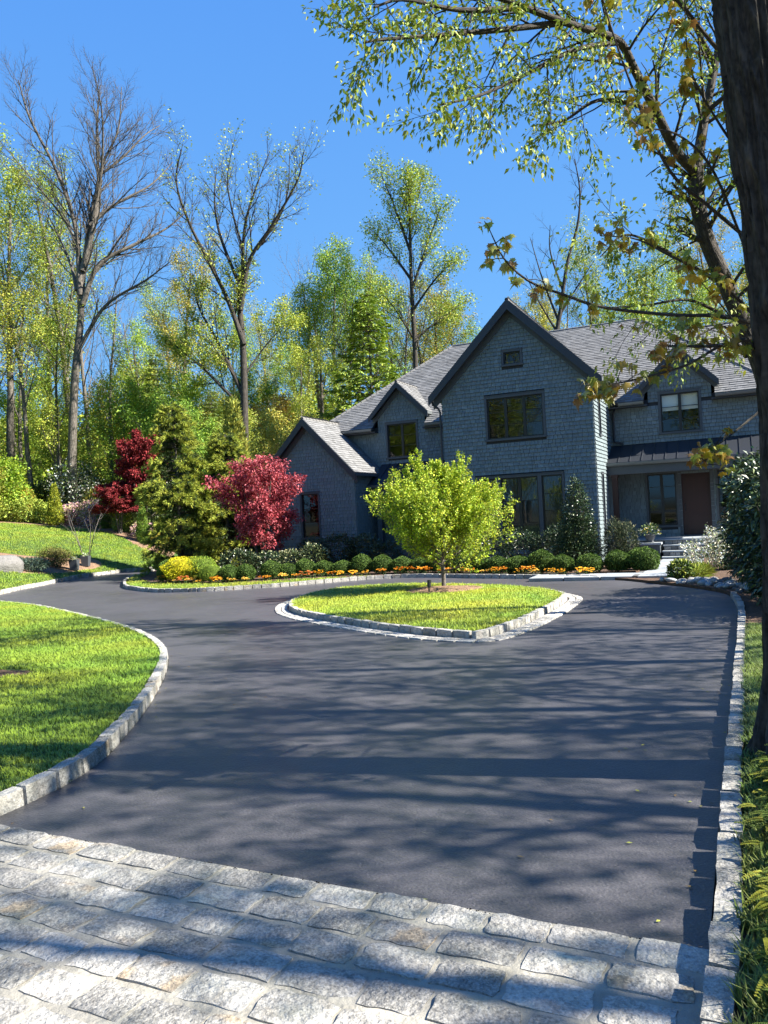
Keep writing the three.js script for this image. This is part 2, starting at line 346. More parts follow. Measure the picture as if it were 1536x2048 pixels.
// woodland floor: the wide terrain under everything
{
  const xs = [], ds = [];
  for (let x = -170; x <= 170; x += (Math.abs(x) < 50 ? 2.5 : 10)) xs.push(x);
  for (let d = -60; d <= 260; d += (d > -10 && d < 80 ? 2.5 : 10)) ds.push(d);
  const pos = [], uv = [], idx = [];
  for (const d of ds) for (const x of xs) { pos.push(x, gy(x, d) - 0.16 - (d < 42 && d > -2 && hillY(x, d) === 0 ? 0.1 : 0), -d); uv.push(x, d); }
  const n = xs.length;
  for (let j = 0; j + 1 < ds.length; j++) for (let i = 0; i + 1 < n; i++) { const a = j * n + i; idx.push(a, a + 1, a + n + 1, a, a + n + 1, a + n); }
  const g = new THREE.BufferGeometry();
  g.setAttribute('position', new THREE.Float32BufferAttribute(pos, 3)); g.setAttribute('uv', new THREE.Float32BufferAttribute(uv, 2)); g.setIndex(idx); g.computeVertexNormals();
  top(new THREE.Mesh(g, M.floor), 'ground', 'woodland floor of leaf litter and soil under the trees', 'ground', null, 'structure');
}
const leftLine = spline(leftKerb, 0.25), bedLine = spline(bedKerb, 0.25), rightLine = spline(rightKerb, 0.25), edgeLine = spline(pathEdge, 0.3), islandLine = spline(islandOuter, 0.25, true);
const nearLeft = leftLine.filter(([, d]) => d <= 25.6), farLeft = leftLine.filter(([, d]) => d > 25.6);
// driveway
{
  const poly = [...leftLine.filter(([, d]) => d > 4.62), [-10.6, 43], [-2, 46], [12, 40], [9, 30], [8.2, 24], ...edgeLine, ...rightLine.slice().reverse().filter(([, d]) => d > 2.87), [1.11, 2.85]];
  const wob = rngOf(3);
  const a = apronEdge[0], b = apronEdge[1];
  for (let t = 0.985; t > 0.01; t -= 0.012) poly.push([lerp(a[0], b[0], t) + (wob() - 0.5) * 0.012, lerp(a[1], b[1], t) + (wob() - 0.5) * 0.014]);
  top(new THREE.Mesh(sheet(poly, 0, 0.06), M.asphalt), 'driveway', 'freshly sealed dark asphalt driveway', 'driveway', null, 'structure');
}
// lawns
const nearLawnPoly = [...offset(nearLeft, 0.09), [-40, 25.6], [-40, 2.7]];
const lawn1 = top(new THREE.Mesh(sheet(nearLawnPoly, 0.075), M.lawn), 'lawn', 'mown green lawn inside the kerb curve beside the cobbles', 'lawn', null, 'structure');
{
  const rows = []; for (let d = 25.6; d <= 39; d += 0.45) rows.push(d); for (let d = 40; d <= 58; d += 1) rows.push(d);
  const kx = (d) => { if (d > 39.1) return lerp(-11.6, -9, clamp((d - 39.1) / 12, 0, 1)); let best = farLeft[0]; for (const p of farLeft) if (Math.abs(p[1] - d) < Math.abs(best[1] - d)) best = p; return best[0] - 0.10; };
  const pos = [], uv = [], idx = [], n = 40;
  for (const d of rows) for (let i = 0; i <= n; i++) { const t = Math.pow(i / n, 1.7), x = lerp(kx(d), -48, t); pos.push(x, gy(x, d) + 0.075, -d); uv.push(x, d); }
  const m = n + 1;
  for (let j = 0; j + 1 < rows.length; j++) for (let i = 0; i < n; i++) { const q = j * m + i; idx.push(q, q + m, q + m + 1, q, q + m + 1, q + 1); }
  const g = new THREE.BufferGeometry();
  g.setAttribute('position', new THREE.Float32BufferAttribute(pos, 3)); g.setAttribute('uv', new THREE.Float32BufferAttribute(uv, 2)); g.setIndex(idx); g.computeVertexNormals();
  top(new THREE.Mesh(g, M.lawn), 'hillside_lawn', 'sunlit lawn rising up the slope below the woods', 'lawn', null, 'structure');
}
// planting bed in front of the house and the grass strip along its kerb
const bedPoly = [...offset(bedLine, 0.09), [6.2, 21.6], [7.0, 22.6], [8.9, 25.2], [9.6, 27], [8, 31], [0, 40], [-8, 41]];
top(new THREE.Mesh(sheet(bedPoly, 0.07, 0.12), M.mulch), 'planting_bed', 'dark mulched planting bed along the house front', 'bed', null, 'structure');
const stripInner = [[-10.6, 34.6], [-10.1, 31.6], [-9.0, 29.3], [-7.9, 28.0], [-6.4, 27.1], [-4.6, 26.8], [-3.0, 26.85], [-1.4, 26.75], [-0.3, 26.55]];
const stripPoly = [...offset(bedLine, 0.09).filter(([x, d]) => x < -0.3 && d < 35), ...spline(stripInner, 0.3).reverse()];
const stripLawn = top(new THREE.Mesh(sheet(stripPoly, 0.085), M.lawn), 'grass_strip', 'narrow strip of lawn between the bed flowers and its kerb', 'lawn', null, 'structure');
// island
const islandInner = offset(islandLine, 0.30, true), islandLawnPoly = offset(islandLine, 0.42, true);
top(new THREE.Mesh(sheet(islandLawnPoly, 0.10), M.lawn), 'island_lawn', 'rounded lawn of the driveway island', 'lawn', null, 'structure');
// right-hand verge and entrance garden
const vergePoly = [[-0.9, -1.0], ...offset(rightLine, -0.10), ...offset(edgeLine.slice().reverse(), -0.05), [7.0, 22.0], [9.2, 25.4], [11, 28.4], [40, 34], [40, -1.0]];
top(new THREE.Mesh(sheet(vergePoly, 0.06, 0.12), M.mulch), 'verge', 'mulched verge along the right kerb under the maple', 'verge', null, 'structure');

// ---------------------------------------------------------------- kerbs of granite blocks
function stoneGeo(seed, lx, ly, lz, rough, seg = [3, 2, 2]) {
  const r = rngOf(seed), g = new THREE.BoxGeometry(lx, ly, lz, ...seg), p = g.attributes.position, memo = new Map();
  for (let i = 0; i < p.count; i++) {
    let x = p.getX(i), y = p.getY(i), z = p.getZ(i);
    const key = [x, y, z].map((q) => Math.round(q * 1e4)).join(), ed = (Math.abs(x) > lx * 0.49) + (Math.abs(y) > ly * 0.49) + (Math.abs(z) > lz * 0.49);
    if (!memo.has(key)) {
      const s = ed === 3 ? 0.006 : ed === 2 ? 0.0035 : 0;
      memo.set(key, [x - Math.sign(x) * (Math.abs(x) > lx * 0.49 ? s : 0) + (r() - 0.5) * rough, y - Math.sign(y) * (Math.abs(y) > ly * 0.49 ? s * 0.8 : 0) + (r() - 0.5) * rough * 0.22, z - Math.sign(z) * (Math.abs(z) > lz * 0.49 ? s : 0) + (r() - 0.5) * rough]);
    }
    p.setXYZ(i, ...memo.get(key));
  }
  const q = metricUV(g, 1, r() * 3, r() * 3);
  return q;
}
const kerbGeos = [0, 1, 2, 3, 4, 5].map((k) => stoneGeo(40 + k, 0.282, 0.25, 0.105, 0.010));
function layKerb(name, label, line, { inset = 0.06, height = 0.115, pitch = 0.297, closed = false, seed = 1 }) {
  const g = new THREE.Group(), r = rngOf(seed), c = new THREE.CatmullRomCurve3(offset(line, inset, closed).map(([x, d]) => V(x, 0, d)), closed), L = c.getLength();
  c.arcLengthDivisions = 2000; c.updateArcLengths();
  const n = Math.floor(L / pitch), m0 = c.getPointAt(0.5);
  g.position.set(m0.x, baseY(m0.z), -m0.z);
  for (let i = 0; i < n; i++) {
    const t = (i + 0.5) / n, p = c.getPointAt(t), e = c.getTangentAt(t), k = Math.floor(r() * 6);
    const y = (line === leftLine ? gy(p.x - 0.05, p.z) : baseY(p.z)) + height - 0.125 + (r() - 0.5) * 0.014;
    const s = part(g, 'stone', kerbGeos[k], M.granite[[0, 2, 2, 0, 1, 3][Math.floor(r() * 6)]]);
    s.position.set(p.x - m0.x + (r() - 0.5) * 0.010, y - baseY(m0.z), -(p.z - m0.z));
    s.rotation.set((r() - 0.5) * 0.06, Math.atan2(e.z, e.x) + (r() - 0.5) * 0.05 + (r() > 0.5 ? Math.PI : 0), (r() - 0.5) * 0.03);
    s.scale.set((L / n / pitch) * (0.965 + r() * 0.045), 1, 0.94 + r() * 0.12);
  }
  return top(g, name, label, 'kerb');
}
layKerb('granite_kerb', 'granite block kerb curving round the near lawn and on to the hillside', leftLine, { seed: 5 });
layKerb('granite_kerb', 'granite block kerb edging the planting bed by the house', bedLine, { seed: 6, height: 0.13 });
layKerb('granite_kerb', 'granite block kerb along the verge under the maple trunk', rightLine, { seed: 7, inset: -0.06, height: 0.095 });
layKerb('granite_kerb', 'granite block kerb ringing the island lawn', islandLine, { seed: 8, inset: 0.37, closed: true, height: 0.122 });
// flat granite border round the island
{
  const g = new THREE.Group(), r = rngOf(77), geos = [0, 1, 2, 3].map((k) => stoneGeo(60 + k, 0.27, 0.06, 0.13, 0.008));
  g.position.set(0.7, baseY(16.5), -16.5);
  for (const off of [0.07, 0.215]) {
    const c = new THREE.CatmullRomCurve3(offset(islandLine, off, true).map(([x, d]) => V(x, 0, d)), true), L = c.getLength(), n = Math.floor(L / 0.285);
    c.arcLengthDivisions = 1500; c.updateArcLengths();
    for (let i = 0; i < n; i++) {
      const t = (i + (off > 0.1 ? 0.5 : 0)) / n, p = c.getPointAt(t), e = c.getTangentAt(t), s = part(g, 'stone', geos[Math.floor(r() * 4)], M.granite[[0, 2, 2, 0][Math.floor(r() * 4)]]);
      s.position.set(p.x - 0.7, baseY(p.z) - 0.012 + r() * 0.005 - baseY(16.5), -(p.z - 16.5)); s.rotation.y = Math.atan2(e.z, e.x); s.rotation.x = (r() - 0.5) * 0.03;
      s.scale.set(L / n / 0.285, 1, 1);
    }
  }
  top(g, 'granite_border', 'flat pale granite setts laid flush outside the island kerb', 'paving');
}
// cobbled apron at the street end
{
  const [A, B] = apronEdge, ex = B[0] - A[0], ed = B[1] - A[1], L = Math.hypot(ex, ed), tx = ex / L, td = ed / L, nx = td, nd = -tx;   // n points back to the street
  const poly = [[A[0] - tx * 1.6, A[1] - td * 1.6], [B[0], B[1]], [0.95, 2.45], [0.5, 1.6], [0.1, 0.8], [-0.5, -0.4], [-5.6, 2.4]];
  const bed = new THREE.Mesh(sheet(poly, 0.002), M.mortar);
  const r = rngOf(91), geos = []; for (let k = 0; k < 10; k++) geos.push(stoneGeo(200 + k, 0.268, 0.09, 0.164, 0.014, [5, 2, 4]));
  const kerbX = (d) => { let best = rightLine[0]; for (const p of rightLine) if (Math.abs(p[1] - d) < Math.abs(best[1] - d)) best = p; return best[0]; };
  for (let row = 0; row < 13; row++) {
    const w0 = 0.088 + row * 0.196;
    for (let s = -1.5 + (row % 2) * 0.15 + (r() - 0.5) * 0.05; s < L + 0.6; ) {
      let wd = 0.215 + r() * 0.10; const joint = 0.018 + r() * 0.016, q = s + wd / 2; s += wd + joint;
      let px = A[0] + tx * q + nx * w0, pd = A[1] + td * q + nd * w0;
      const room = (kerbX(pd) - px) * 1.12 + 0.02; if (room < 0.055) continue; if (room < wd / 2) { const cut = wd / 2 - room; if (wd - cut < 0.075) continue; px -= tx * cut / 2; pd -= td * cut / 2; wd -= cut; }
      if (row < 1 && q < -0.25) continue;
      const st = part(bed, 'stone', geos[Math.floor(r() * 10)], M.granite[Math.floor(r() * 4)]);
      st.position.set(px + (r() - 0.5) * 0.012, baseY(pd) - 0.037 + r() * 0.006, -pd + (r() - 0.5) * 0.012);
      st.rotation.set((r() - 0.5) * 0.03, Math.atan2(td, tx) + (r() - 0.5) * 0.05 + (r() > 0.5 ? Math.PI : 0), (r() - 0.5) * 0.03);
      st.scale.set(wd / 0.262, 1, 0.94 + r() * 0.12);
    }
  }
  top(bed, 'cobbled_apron', 'apron of pale granite setts in wide mortar joints', 'paving', null, 'structure');
}
// crumbly edge of the asphalt against the setts
{
  const r = rngOf(17), mb = new MB(), [A, B] = apronEdge;
  for (let k = 0; k < 900; k++) {
    const t = r(), x = lerp(A[0], B[0], t) + (r() - 0.5) * 0.012 - 0.004, d = lerp(A[1], B[1], t) + (r() - 0.5) * 0.018 - 0.006, s = 0.003 + r() * 0.007, y = baseY(d) - 0.006 + r() * 0.004;
    const c = P(x, d, y), q = [0, 1, 2, 3].map((j) => V(c.x + Math.cos(j * 1.57 + r()) * s, c.y + r() * 0.003, c.z + Math.sin(j * 1.57 + r()) * s)), tp = V(c.x, c.y + s, c.z);
    for (let j = 0; j < 4; j++) { const a = q[(j + 1) % 4], b = q[j]; const n = a.clone().sub(tp).cross(b.clone().sub(tp)).normalize().negate(); const i0 = mb.v(tp.x, tp.y, tp.z, n.x, n.y, n.z, 0, 0); mb.v(a.x, a.y, a.z, n.x, n.y, n.z, 0, 0); mb.v(b.x, b.y, b.z, n.x, n.y, n.z, 0, 0); mb.i.push(i0, i0 + 1, i0 + 2); }
  }
  top(new THREE.Mesh(mb.geo(false), M.dark), 'asphalt_crumbs', 'dark loose asphalt crumbs along the edge of the setts', 'gravel', null, 'stuff');
}

// ---------------------------------------------------------------- the house
// local axes: x along the front, y up (scene height), z out of the front; the main gable's front is z = 0 and its right corner x = 0
const house = groupAt(7.61, 0, -27.5, -24.6 * Math.PI / 180);
{
  const frame = (o, ex, ey) => { const ez = ex.clone().cross(ey).normalize(); return { o, ex, ey, ez, m: new THREE.Matrix4().makeBasis(ex, ey, ez).setPosition(o) }; };
  const front = (w) => frame(V(0, 0, w), V(1, 0, 0), V(0, 1, 0)), right = (u) => frame(V(u, 0, 0), V(0, 0, -1), V(0, 1, 0)), left = (u) => frame(V(u, 0, 0), V(0, 0, 1), V(0, 1, 0)), back = (w) => frame(V(0, 0, w), V(-1, 0, 0), V(0, 1, 0));
  const at = (f, s, t, n) => V(f.o.x + f.ex.x * s + f.ey.x * t + f.ez.x * n, f.o.y + f.ex.y * s + f.ey.y * t + f.ez.y * n, f.o.z + f.ex.z * s + f.ey.z * t + f.ez.z * n);
  const slab = (f, outline, holes, thick, n0 = 0) => {
    const sh = new THREE.Shape(outline.map(([x, y]) => new THREE.Vector2(x, y)));
    for (const [x0, x1, y0, y1] of holes) sh.holes.push(new THREE.Path([[x0, y0], [x0, y1], [x1, y1], [x1, y0]].map(([x, y]) => new THREE.Vector2(x, y))));
    const g = new THREE.ExtrudeGeometry(sh, { depth: thick, bevelEnabled: false }); g.translate(0, 0, n0 - thick); g.applyMatrix4(f.m); return g;
  };
  const fbox = (mb, f, s0, s1, t0, t1, n0, n1) => {
    const q = (s, t, n) => at(f, s, t, n);
    mb.quad(q(s0, t0, n1), q(s1, t0, n1), q(s1, t1, n1), q(s0, t1, n1)); mb.quad(q(s1, t0, n0), q(s0, t0, n0), q(s0, t1, n0), q(s1, t1, n0));
    mb.quad(q(s1, t0, n1), q(s1, t0, n0), q(s1, t1, n0), q(s1, t1, n1)); mb.quad(q(s0, t0, n0), q(s0, t0, n1), q(s0, t1, n1), q(s0, t1, n0));
    mb.quad(q(s0, t1, n1), q(s1, t1, n1), q(s1, t1, n0), q(s0, t1, n0)); mb.quad(q(s0, t0, n0), q(s1, t0, n0), q(s1, t0, n1), q(s0, t0, n1));
  };
  const spans = (outline, y) => {
    const xs = []; for (let i = 0, j = outline.length - 1; i < outline.length; j = i++) { const [xi, yi] = outline[i], [xj, yj] = outline[j]; if (yi > y !== yj > y) xs.push(((xj - xi) * (y - yi)) / (yj - yi) + xi); }
    xs.sort((a, b) => a - b); const out = []; for (let i = 0; i + 1 < xs.length; i += 2) out.push([xs[i], xs[i + 1]]); return out;
  };
  const minus = (list, a, b) => list.flatMap(([x0, x1]) => (b <= x0 || a >= x1 ? [[x0, x1]] : [[x0, a], [b, x1]].filter(([p, q]) => q - p > 0.02)));
  function courses(outline, holes, e, y0, y1, wmin, wmax, r, put) {
    for (let y = y0, row = 0; y < y1; y += e, row++) {
      const a = spans(outline, y + e * 0.08), b = spans(outline, y + e * 0.92); let list = a.length <= b.length && a.length ? a.map(([p, q], i) => [Math.max(p, (b[i] ?? [p, q])[0]), Math.min(q, (b[i] ?? [p, q])[1])]) : b;
      if (!list.length) list = a;
      for (const [x0, x1, h0, h1] of holes) if (y + e * 0.85 > h0 && y + e * 0.15 < h1) list = minus(list, x0, x1);
      for (const [p, q] of list) for (let x = p; x < q - 0.01; ) { let w = wmin + r() * (wmax - wmin); if (q - x - w < wmin * 0.6) w = q - x; put(x, Math.min(x + w, q), y, row); x += w; }
    }
  }
  const wedge = (mb, f, s0, s1, t0, e, tb, tt, off) => {      // a tapered shingle: thick butt below, thin head above
    const q = (s, t, n) => at(f, s, t, n + off), t1 = t0 + e;
    mb.quad(q(s0, t0, tb), q(s1, t0, tb), q(s1, t1, tt), q(s0, t1, tt)); mb.quad(q(s0, t0, 0), q(s1, t0, 0), q(s1, t0, tb), q(s0, t0, tb));
    mb.quad(q(s1, t0, tb), q(s1, t0, 0), q(s1, t1, 0), q(s1, t1, tt)); mb.quad(q(s0, t0, 0), q(s0, t0, tb), q(s0, t1, tt), q(s0, t1, 0));
  };
  const E = 0.143, rest = new MB(), rs = rngOf(1001);
  let singles = 0;
  const unit = (() => { const mb = new MB(); wedge(mb, frame(V(0, 0, 0), V(1, 0, 0), V(0, 1, 0)), 0, 1, 0, E * 1.03, 0.038, 0.004, 0); return mb.geo(false); })();
  function wall(name, f, outline, holes, { y0 = -0.62, single = null, shingled = true, area = null } = {}) {
    const w = part(house, name, slab(f, outline, holes, 0.16), M.sheathing);
    if (!shingled) return w;
    courses(area ?? outline, holes, E, y0, 11, 0.09, 0.23, rs, (a, b, y) => {
      const k = 0.88 + rs() * 0.22 + (rs() > 0.95 ? 0.16 : 0);
      if (single && single(a, y) && singles < 300) {
        singles++;
        const m = part(w, 'shingle', unit, M.shingleVariants[clamp(Math.round((k - 0.86) / 0.06), 0, 5)]);
        m.scale.set(b - a - 0.011, 1, 0.85 + rs() * 0.4); m.matrix.identity();
        const p = at(f, a + 0.0025, y, 0.002); m.position.copy(p); m.quaternion.setFromRotationMatrix(new THREE.Matrix4().makeBasis(f.ex, f.ey, f.ez));
        return;
      }
      const j = 0.985 + rs() * 0.03;
      rest.col = [M.wallTint[0] * k * j, M.wallTint[1] * k, M.wallTint[2] * k * (2 - j)];
      wedge(rest, f, a + 0.0055, b - 0.0055, y, E * 1.03, 0.036 + rs() * 0.008, 0.004, 0.002);
    });
    return w;
  }
  // a window: casing (the part itself), sash frame, muntins and panes
  function makeWindow(f, s0, s1, y0, y1, { cols = 1, rows = 1, casing = 0.085, sill = true, name = 'window', bottom = 0, blind = 0 } = {}) {
    const cm = new MB(), c = casing;
    fbox(cm, f, s0 - c, s0, y0, y1, -0.08, 0.054); fbox(cm, f, s1, s1 + c, y0, y1, -0.08, 0.054); fbox(cm, f, s0 - c, s1 + c, y1, y1 + c * 1.15, -0.08, 0.056); fbox(cm, f, s0 - c - 0.02, s1 + c + 0.02, y1 + c * 1.15, y1 + c * 1.15 + 0.02, -0.02, 0.072);
    if (sill) fbox(cm, f, s0 - c - 0.03, s1 + c + 0.03, y0 - 0.075, y0, -0.08, 0.085);
    const w = part(house, name, cm.geo(false), M.trim);
    const sm = new MB(), b = 0.05, cw = (s1 - s0) / cols, lowY = bottom ? y0 + bottom : y0;
    fbox(sm, f, s0, s1, y0, y0 + b, -0.10, -0.025); fbox(sm, f, s0, s1, y1 - b, y1, -0.10, -0.025);
    for (let k = 0; k <= cols; k++) { const x = s0 + cw * k, h = k === 0 || k === cols ? b : 0.055, xa = k === 0 ? s0 : k === cols ? s1 - b : x - h; fbox(sm, f, xa, k === 0 ? s0 + b : k === cols ? s1 : x + h, y0 + b, y1 - b, -0.10, -0.025); }
    if (bottom) fbox(sm, f, s0 + b, s1 - b, lowY - 0.05, lowY + 0.05, -0.098, -0.027);
    part(w, 'frame', sm.geo(false), M.black);
    for (let k = 0; k < cols; k++) {
      const xa = s0 + cw * k + b, xb = s0 + cw * (k + 1) - b, ya = bottom ? lowY + 0.05 : y0 + b, yb = y1 - b, rh = (yb - ya) / rows;
      for (let q = 0; q < rows; q++) {
        const pm = new MB(), j = (k * 7 + q * 3) % 5, tilt = (j - 2) * 0.0016;
        pm.quad(at(f, xa, ya + rh * q, -0.062 + tilt), at(f, xb, ya + rh * q, -0.062 - tilt), at(f, xb, ya + rh * (q + 1), -0.062 - tilt * 0.5), at(f, xa, ya + rh * (q + 1), -0.062 + tilt * 1.5));
        part(w, 'pane', pm.geo(false), M.glass);
        if (q) { const mm = new MB(); fbox(mm, f, xa, xb, ya + rh * q - 0.012, ya + rh * q + 0.012, -0.075, -0.04); part(w, 'muntin', mm.geo(false), M.black); }
      }
      if (bottom) { const pm = new MB(); pm.quad(at(f, xa, y0 + b, -0.062), at(f, xb, y0 + b, -0.062), at(f, xb, lowY - 0.05, -0.062), at(f, xa, lowY - 0.05, -0.062)); part(w, 'pane', pm.geo(false), M.glass); }
      if (blind) { const bm = new MB(); fbox(bm, f, xa - 0.02, xb + 0.02, y1 - blind, y1 - 0.02, -0.135, -0.13); fbox(bm, f, xa - 0.02, xb + 0.02, y1 - blind - 0.025, y1 - blind, -0.142, -0.122); const bl = part(w, 'blind', bm.geo(false), M.linen); bl.userData.label = 'white roller blind pulled half down'; }
    }
    return w;
  }
  // roofs
  const roofRest = new MB(), rr = rngOf(2002), RE = 0.15;
  function roof(name, eaveA, eaveB, upHint, outline, { thick = 0.13, shingled = true } = {}) {
    const ex = eaveB.clone().sub(eaveA).normalize(), ez = ex.clone().cross(upHint.clone().sub(eaveA)).normalize(), ey = ez.clone().cross(ex).normalize();
    const f = frame(eaveA, ex, ey), loc = outline.map((p) => { const d = p.clone().sub(eaveA); return [d.dot(ex), d.dot(ey)]; });
    const m = part(house, name, slab(f, loc, [], thick), M.fascia);
    if (shingled) courses(loc, [], RE, 0, 30, 0.14, 0.34, rr, (a, b, y) => {
      const k = 0.20 * (0.74 + rr() * 0.46); roofRest.col = [k * 1.0, k * 1.0, k * 1.0];
      wedge(roofRest, f, a + 0.002, b - 0.002, y, RE * 1.04, 0.020 + (rr() > 0.55 ? 0.009 : 0), 0.003, 0.002);
    });
    return m;
  }
  const ridgeCap = (a, b) => { const m = new MB(); const d = b.clone().sub(a), n = Math.round(d.length() / 0.3); m.col = [0.21, 0.205, 0.2]; for (let i = 0; i < n; i++) { const p = a.clone().addScaledVector(d, i / n), q = a.clone().addScaledVector(d, (i + 0.98) / n); m.tube([p, q], [0.075, 0.06], 6); } return m.geo(); };
  function gutter(a, b, r = 0.062) { const m = new MB(), d = b.clone().sub(a).normalize(), out = V(0, 1, 0).cross(d).negate(); const prof = [[0, 0.055], [r * 1.9, 0.055], [r * 1.9, 0.035], [r * 1.6, -0.03], [r * 1.1, -0.062], [0, -0.066]];
    for (let i = 0; i < prof.length; i++) { const p = prof[i], q = prof[(i + 1) % prof.length], g = (base, pt) => base.clone().addScaledVector(out, -pt[0]).add(V(0, pt[1], 0)); m.quad(g(a, q), g(b, q), g(b, p), g(a, p)); }
    for (const [e, s] of [[a, 1], [b, -1]]) { const g = (pt) => e.clone().addScaledVector(out, -pt[0]).add(V(0, pt[1], 0)); m.quad(g(prof[0]), g(prof[1]), g(prof[3]), g(prof[5])); }
    return part(house, 'gutter', m.geo(false), M.gutter); }
  function downspout(pts) { const m = new MB(); m.tube(pts, pts.map(() => 0.042), 8); return part(house, 'downspout', m.geo(false), M.pipe); }
  const chevron = (f, u, ry, h, ey, drop, thick, n0) => slab(f, [[u - h, ey], [u, ry], [u + h, ey], [u + h, ey - drop], [u, ry - drop * 1.12], [u - h, ey - drop]], [], thick, n0);

  // ---- main gable block
  const fMain = front(0), c0 = -2.835;
  const holesMain = [[-3.89, -1.79, 4.15, 5.67], [-3.15, -2.52, 6.88, 7.33], [-4.41, -3.66, 0.1, 2.68], [-3.51, -2.11, 0.1, 2.68], [-1.97, -1.22, 0.1, 2.68]];
  const tr = (h, c = 0.085) => h.map(([a, b, y0, y1]) => [a - c, b + c, y0 - 0.07, y1 + c * 1.15]);
  const mainOut = [[-5.67, -0.7], [0, -0.7], [0, 5.86], [c0, 8.74], [-5.67, 5.86]];
  {
    const w = part(house, 'gable_wall', slab(fMain, mainOut, holesMain, 0.16), M.sheathing);
    courses([[-5.67, -0.7], [0, -0.7], [0, 6.02], [c0, 8.88], [-5.67, 6.02]], tr(holesMain), E, -0.6, 9, 0.09, 0.23, rs, (a, b, y) => {
      const k = 0.88 + rs() * 0.22 + (rs() > 0.95 ? 0.16 : 0);
      if (a > -2.2 && y > 2.6 && singles < 300) {
        singles++; const m = part(w, 'shingle', unit, M.shingleVariants[clamp(Math.round((k - 0.86) / 0.06), 0, 5)]);
        m.scale.set(b - a - 0.011, 1, 0.85 + rs() * 0.4); m.position.copy(at(fMain, a + 0.0055, y, 0.002)); return;
      }
      const j = 0.985 + rs() * 0.03; rest.col = [M.wallTint[0] * k * j, M.wallTint[1] * k, M.wallTint[2] * k * (2 - j)];
      wedge(rest, fMain, a + 0.0055, b - 0.0055, y, E * 1.03, 0.036 + rs() * 0.008, 0.004, 0.002);
    });
  }
  const sideHoles = [[0.92, 1.28, 4.1, 5.55], [0.92, 1.28, 0.3, 2.62]];
  wall('side_wall', right(0), [[0.0, -0.7], [3.8, -0.7], [3.8, 6.0], [0.0, 6.0]].map(([s, y]) => [s, y]), sideHoles, { area: [[0.0, -0.7], [3.8, -0.7], [3.8, 5.75], [0.0, 5.75]] });
  wall('side_wall', left(-5.67), [[-3.8, -0.7], [0, -0.7], [0, 6.0], [-3.8, 6.0]], [], {});
  makeWindow(fMain, -3.89, -1.79, 4.15, 5.67, { cols: 3, rows: 3 });
  makeWindow(fMain, -3.15, -2.52, 6.88, 7.33, { name: 'attic_window', casing: 0.075 });
  makeWindow(fMain, -4.41, -3.66, 0.1, 2.68, { rows: 4, casing: 0.072, sill: false });
  makeWindow(fMain, -3.51, -2.11, 0.1, 2.68, { cols: 2, rows: 3, casing: 0.068, sill: false });
  makeWindow(fMain, -1.97, -1.22, 0.1, 2.68, { rows: 4, casing: 0.072, sill: false });
  makeWindow(right(0), 0.92, 1.28, 4.1, 5.55, { rows: 3, casing: 0.06 });
  makeWindow(right(0), 0.92, 1.28, 0.3, 2.62, { rows: 4, casing: 0.06 });
  const RY = 9.2, EY = 5.98, HW = 3.22;
  for (const s of [-1, 1]) {
    const eA = V(c0 + s * HW, EY, 0.36), eB = V(c0 + s * HW, EY, -4.1), rA = V(c0, RY, 0.36), rB = V(c0, RY, -8.1);
    if (s > 0) roof('gable_roof', eA, eB, rA, [eA, eB, rB, rA]); else roof('gable_roof', eB, eA, rA, [eB, eA, rA, rB]);
  }
  part(house, 'ridge_cap', ridgeCap(V(c0, RY - 0.01, 0.36), V(c0, RY - 0.01, -8.0)), M.roofShingle);
  part(house, 'bargeboard', chevron(front(0.36), c0, RY + 0.0, HW + 0.03, EY - 0.03, 0.34, 0.05, 0.05), M.fascia);
  part(house, 'frieze_board', chevron(fMain, c0, RY - 0.20, HW - 0.05, EY - 0.15, 0.34, 0.06, 0.06), M.trim);
  gutter(V(c0 + HW + 0.02, EY - 0.06, 0.30), V(c0 + HW + 0.02, EY - 0.06, -3.4)); gutter(V(c0 - HW - 0.02, EY - 0.06, -3.4), V(c0 - HW - 0.02, EY - 0.06, 0.30));
  downspout([V(-6.06, 5.85, 0.05), V(-6.04, 5.7, 0.05), V(-5.80, 5.5, 0.05), V(-5.75, 5.36, 0.05), V(-5.75, 3, 0.05), V(-5.75, -0.5, 0.05)]);

  // ---- long body with its two wall dormers and hipped roof
  const BW = -3.8, fBody = front(BW), dR = 2.64, dL = -9.03, DW = 1.15;
  const dormer = (c) => [[c + DW, 5.5], [c + DW, 6.12], [c, 7.16], [c - DW, 6.12], [c - DW, 5.5]];
  const holesBody = [[1.95, 3.34, 4.17, 5.65], [-9.72, -8.32, 4.10, 5.58], [1.31, 2.36, 0.56, 2.57], [3.85, 4.32, 0.56, 2.57], [2.56, 3.58, 0.16, 2.52], [-8.6, -7.2, 0.0, 2.4]];
  const bodyOut = [[-13.1, -0.7], [5.8, -0.7], [5.8, 5.5], ...dormer(dR), ...dormer(dL), [-13.1, 5.5]];
  wall('front_wall', fBody, bodyOut, tr(holesBody, 0), { area: [[-13.0, -0.7], [5.8, -0.7], [5.8, 5.32], [dR + DW, 5.32], [dR + DW, 6.12], [dR, 7.2], [dR - DW, 6.12], [dR - DW, 5.32], [dL + DW, 5.32], [dL + DW, 6.12], [dL, 7.2], [dL - DW, 6.12], [dL - DW, 5.32], [-13.0, 5.32]] });
  wall('side_wall', right(5.8), [[3.8, -0.7], [14, -0.7], [14, 5.5], [3.8, 5.5]], [], {}); wall('side_wall', left(-13.1), [[-14, -0.7], [-3.8, -0.7], [-3.8, 5.5], [-14, 5.5]], [], {});
  wall('back_wall', back(-14), [[-13.4, -0.7], [13.1, -0.7], [13.1, 5.5], [-13.4, 5.5]], [], { shingled: false });
  part(house, 'foundation', boxGeo(-13.0, 5.7, -0.75, -0.1, -13.9, -3.96), M.dark);
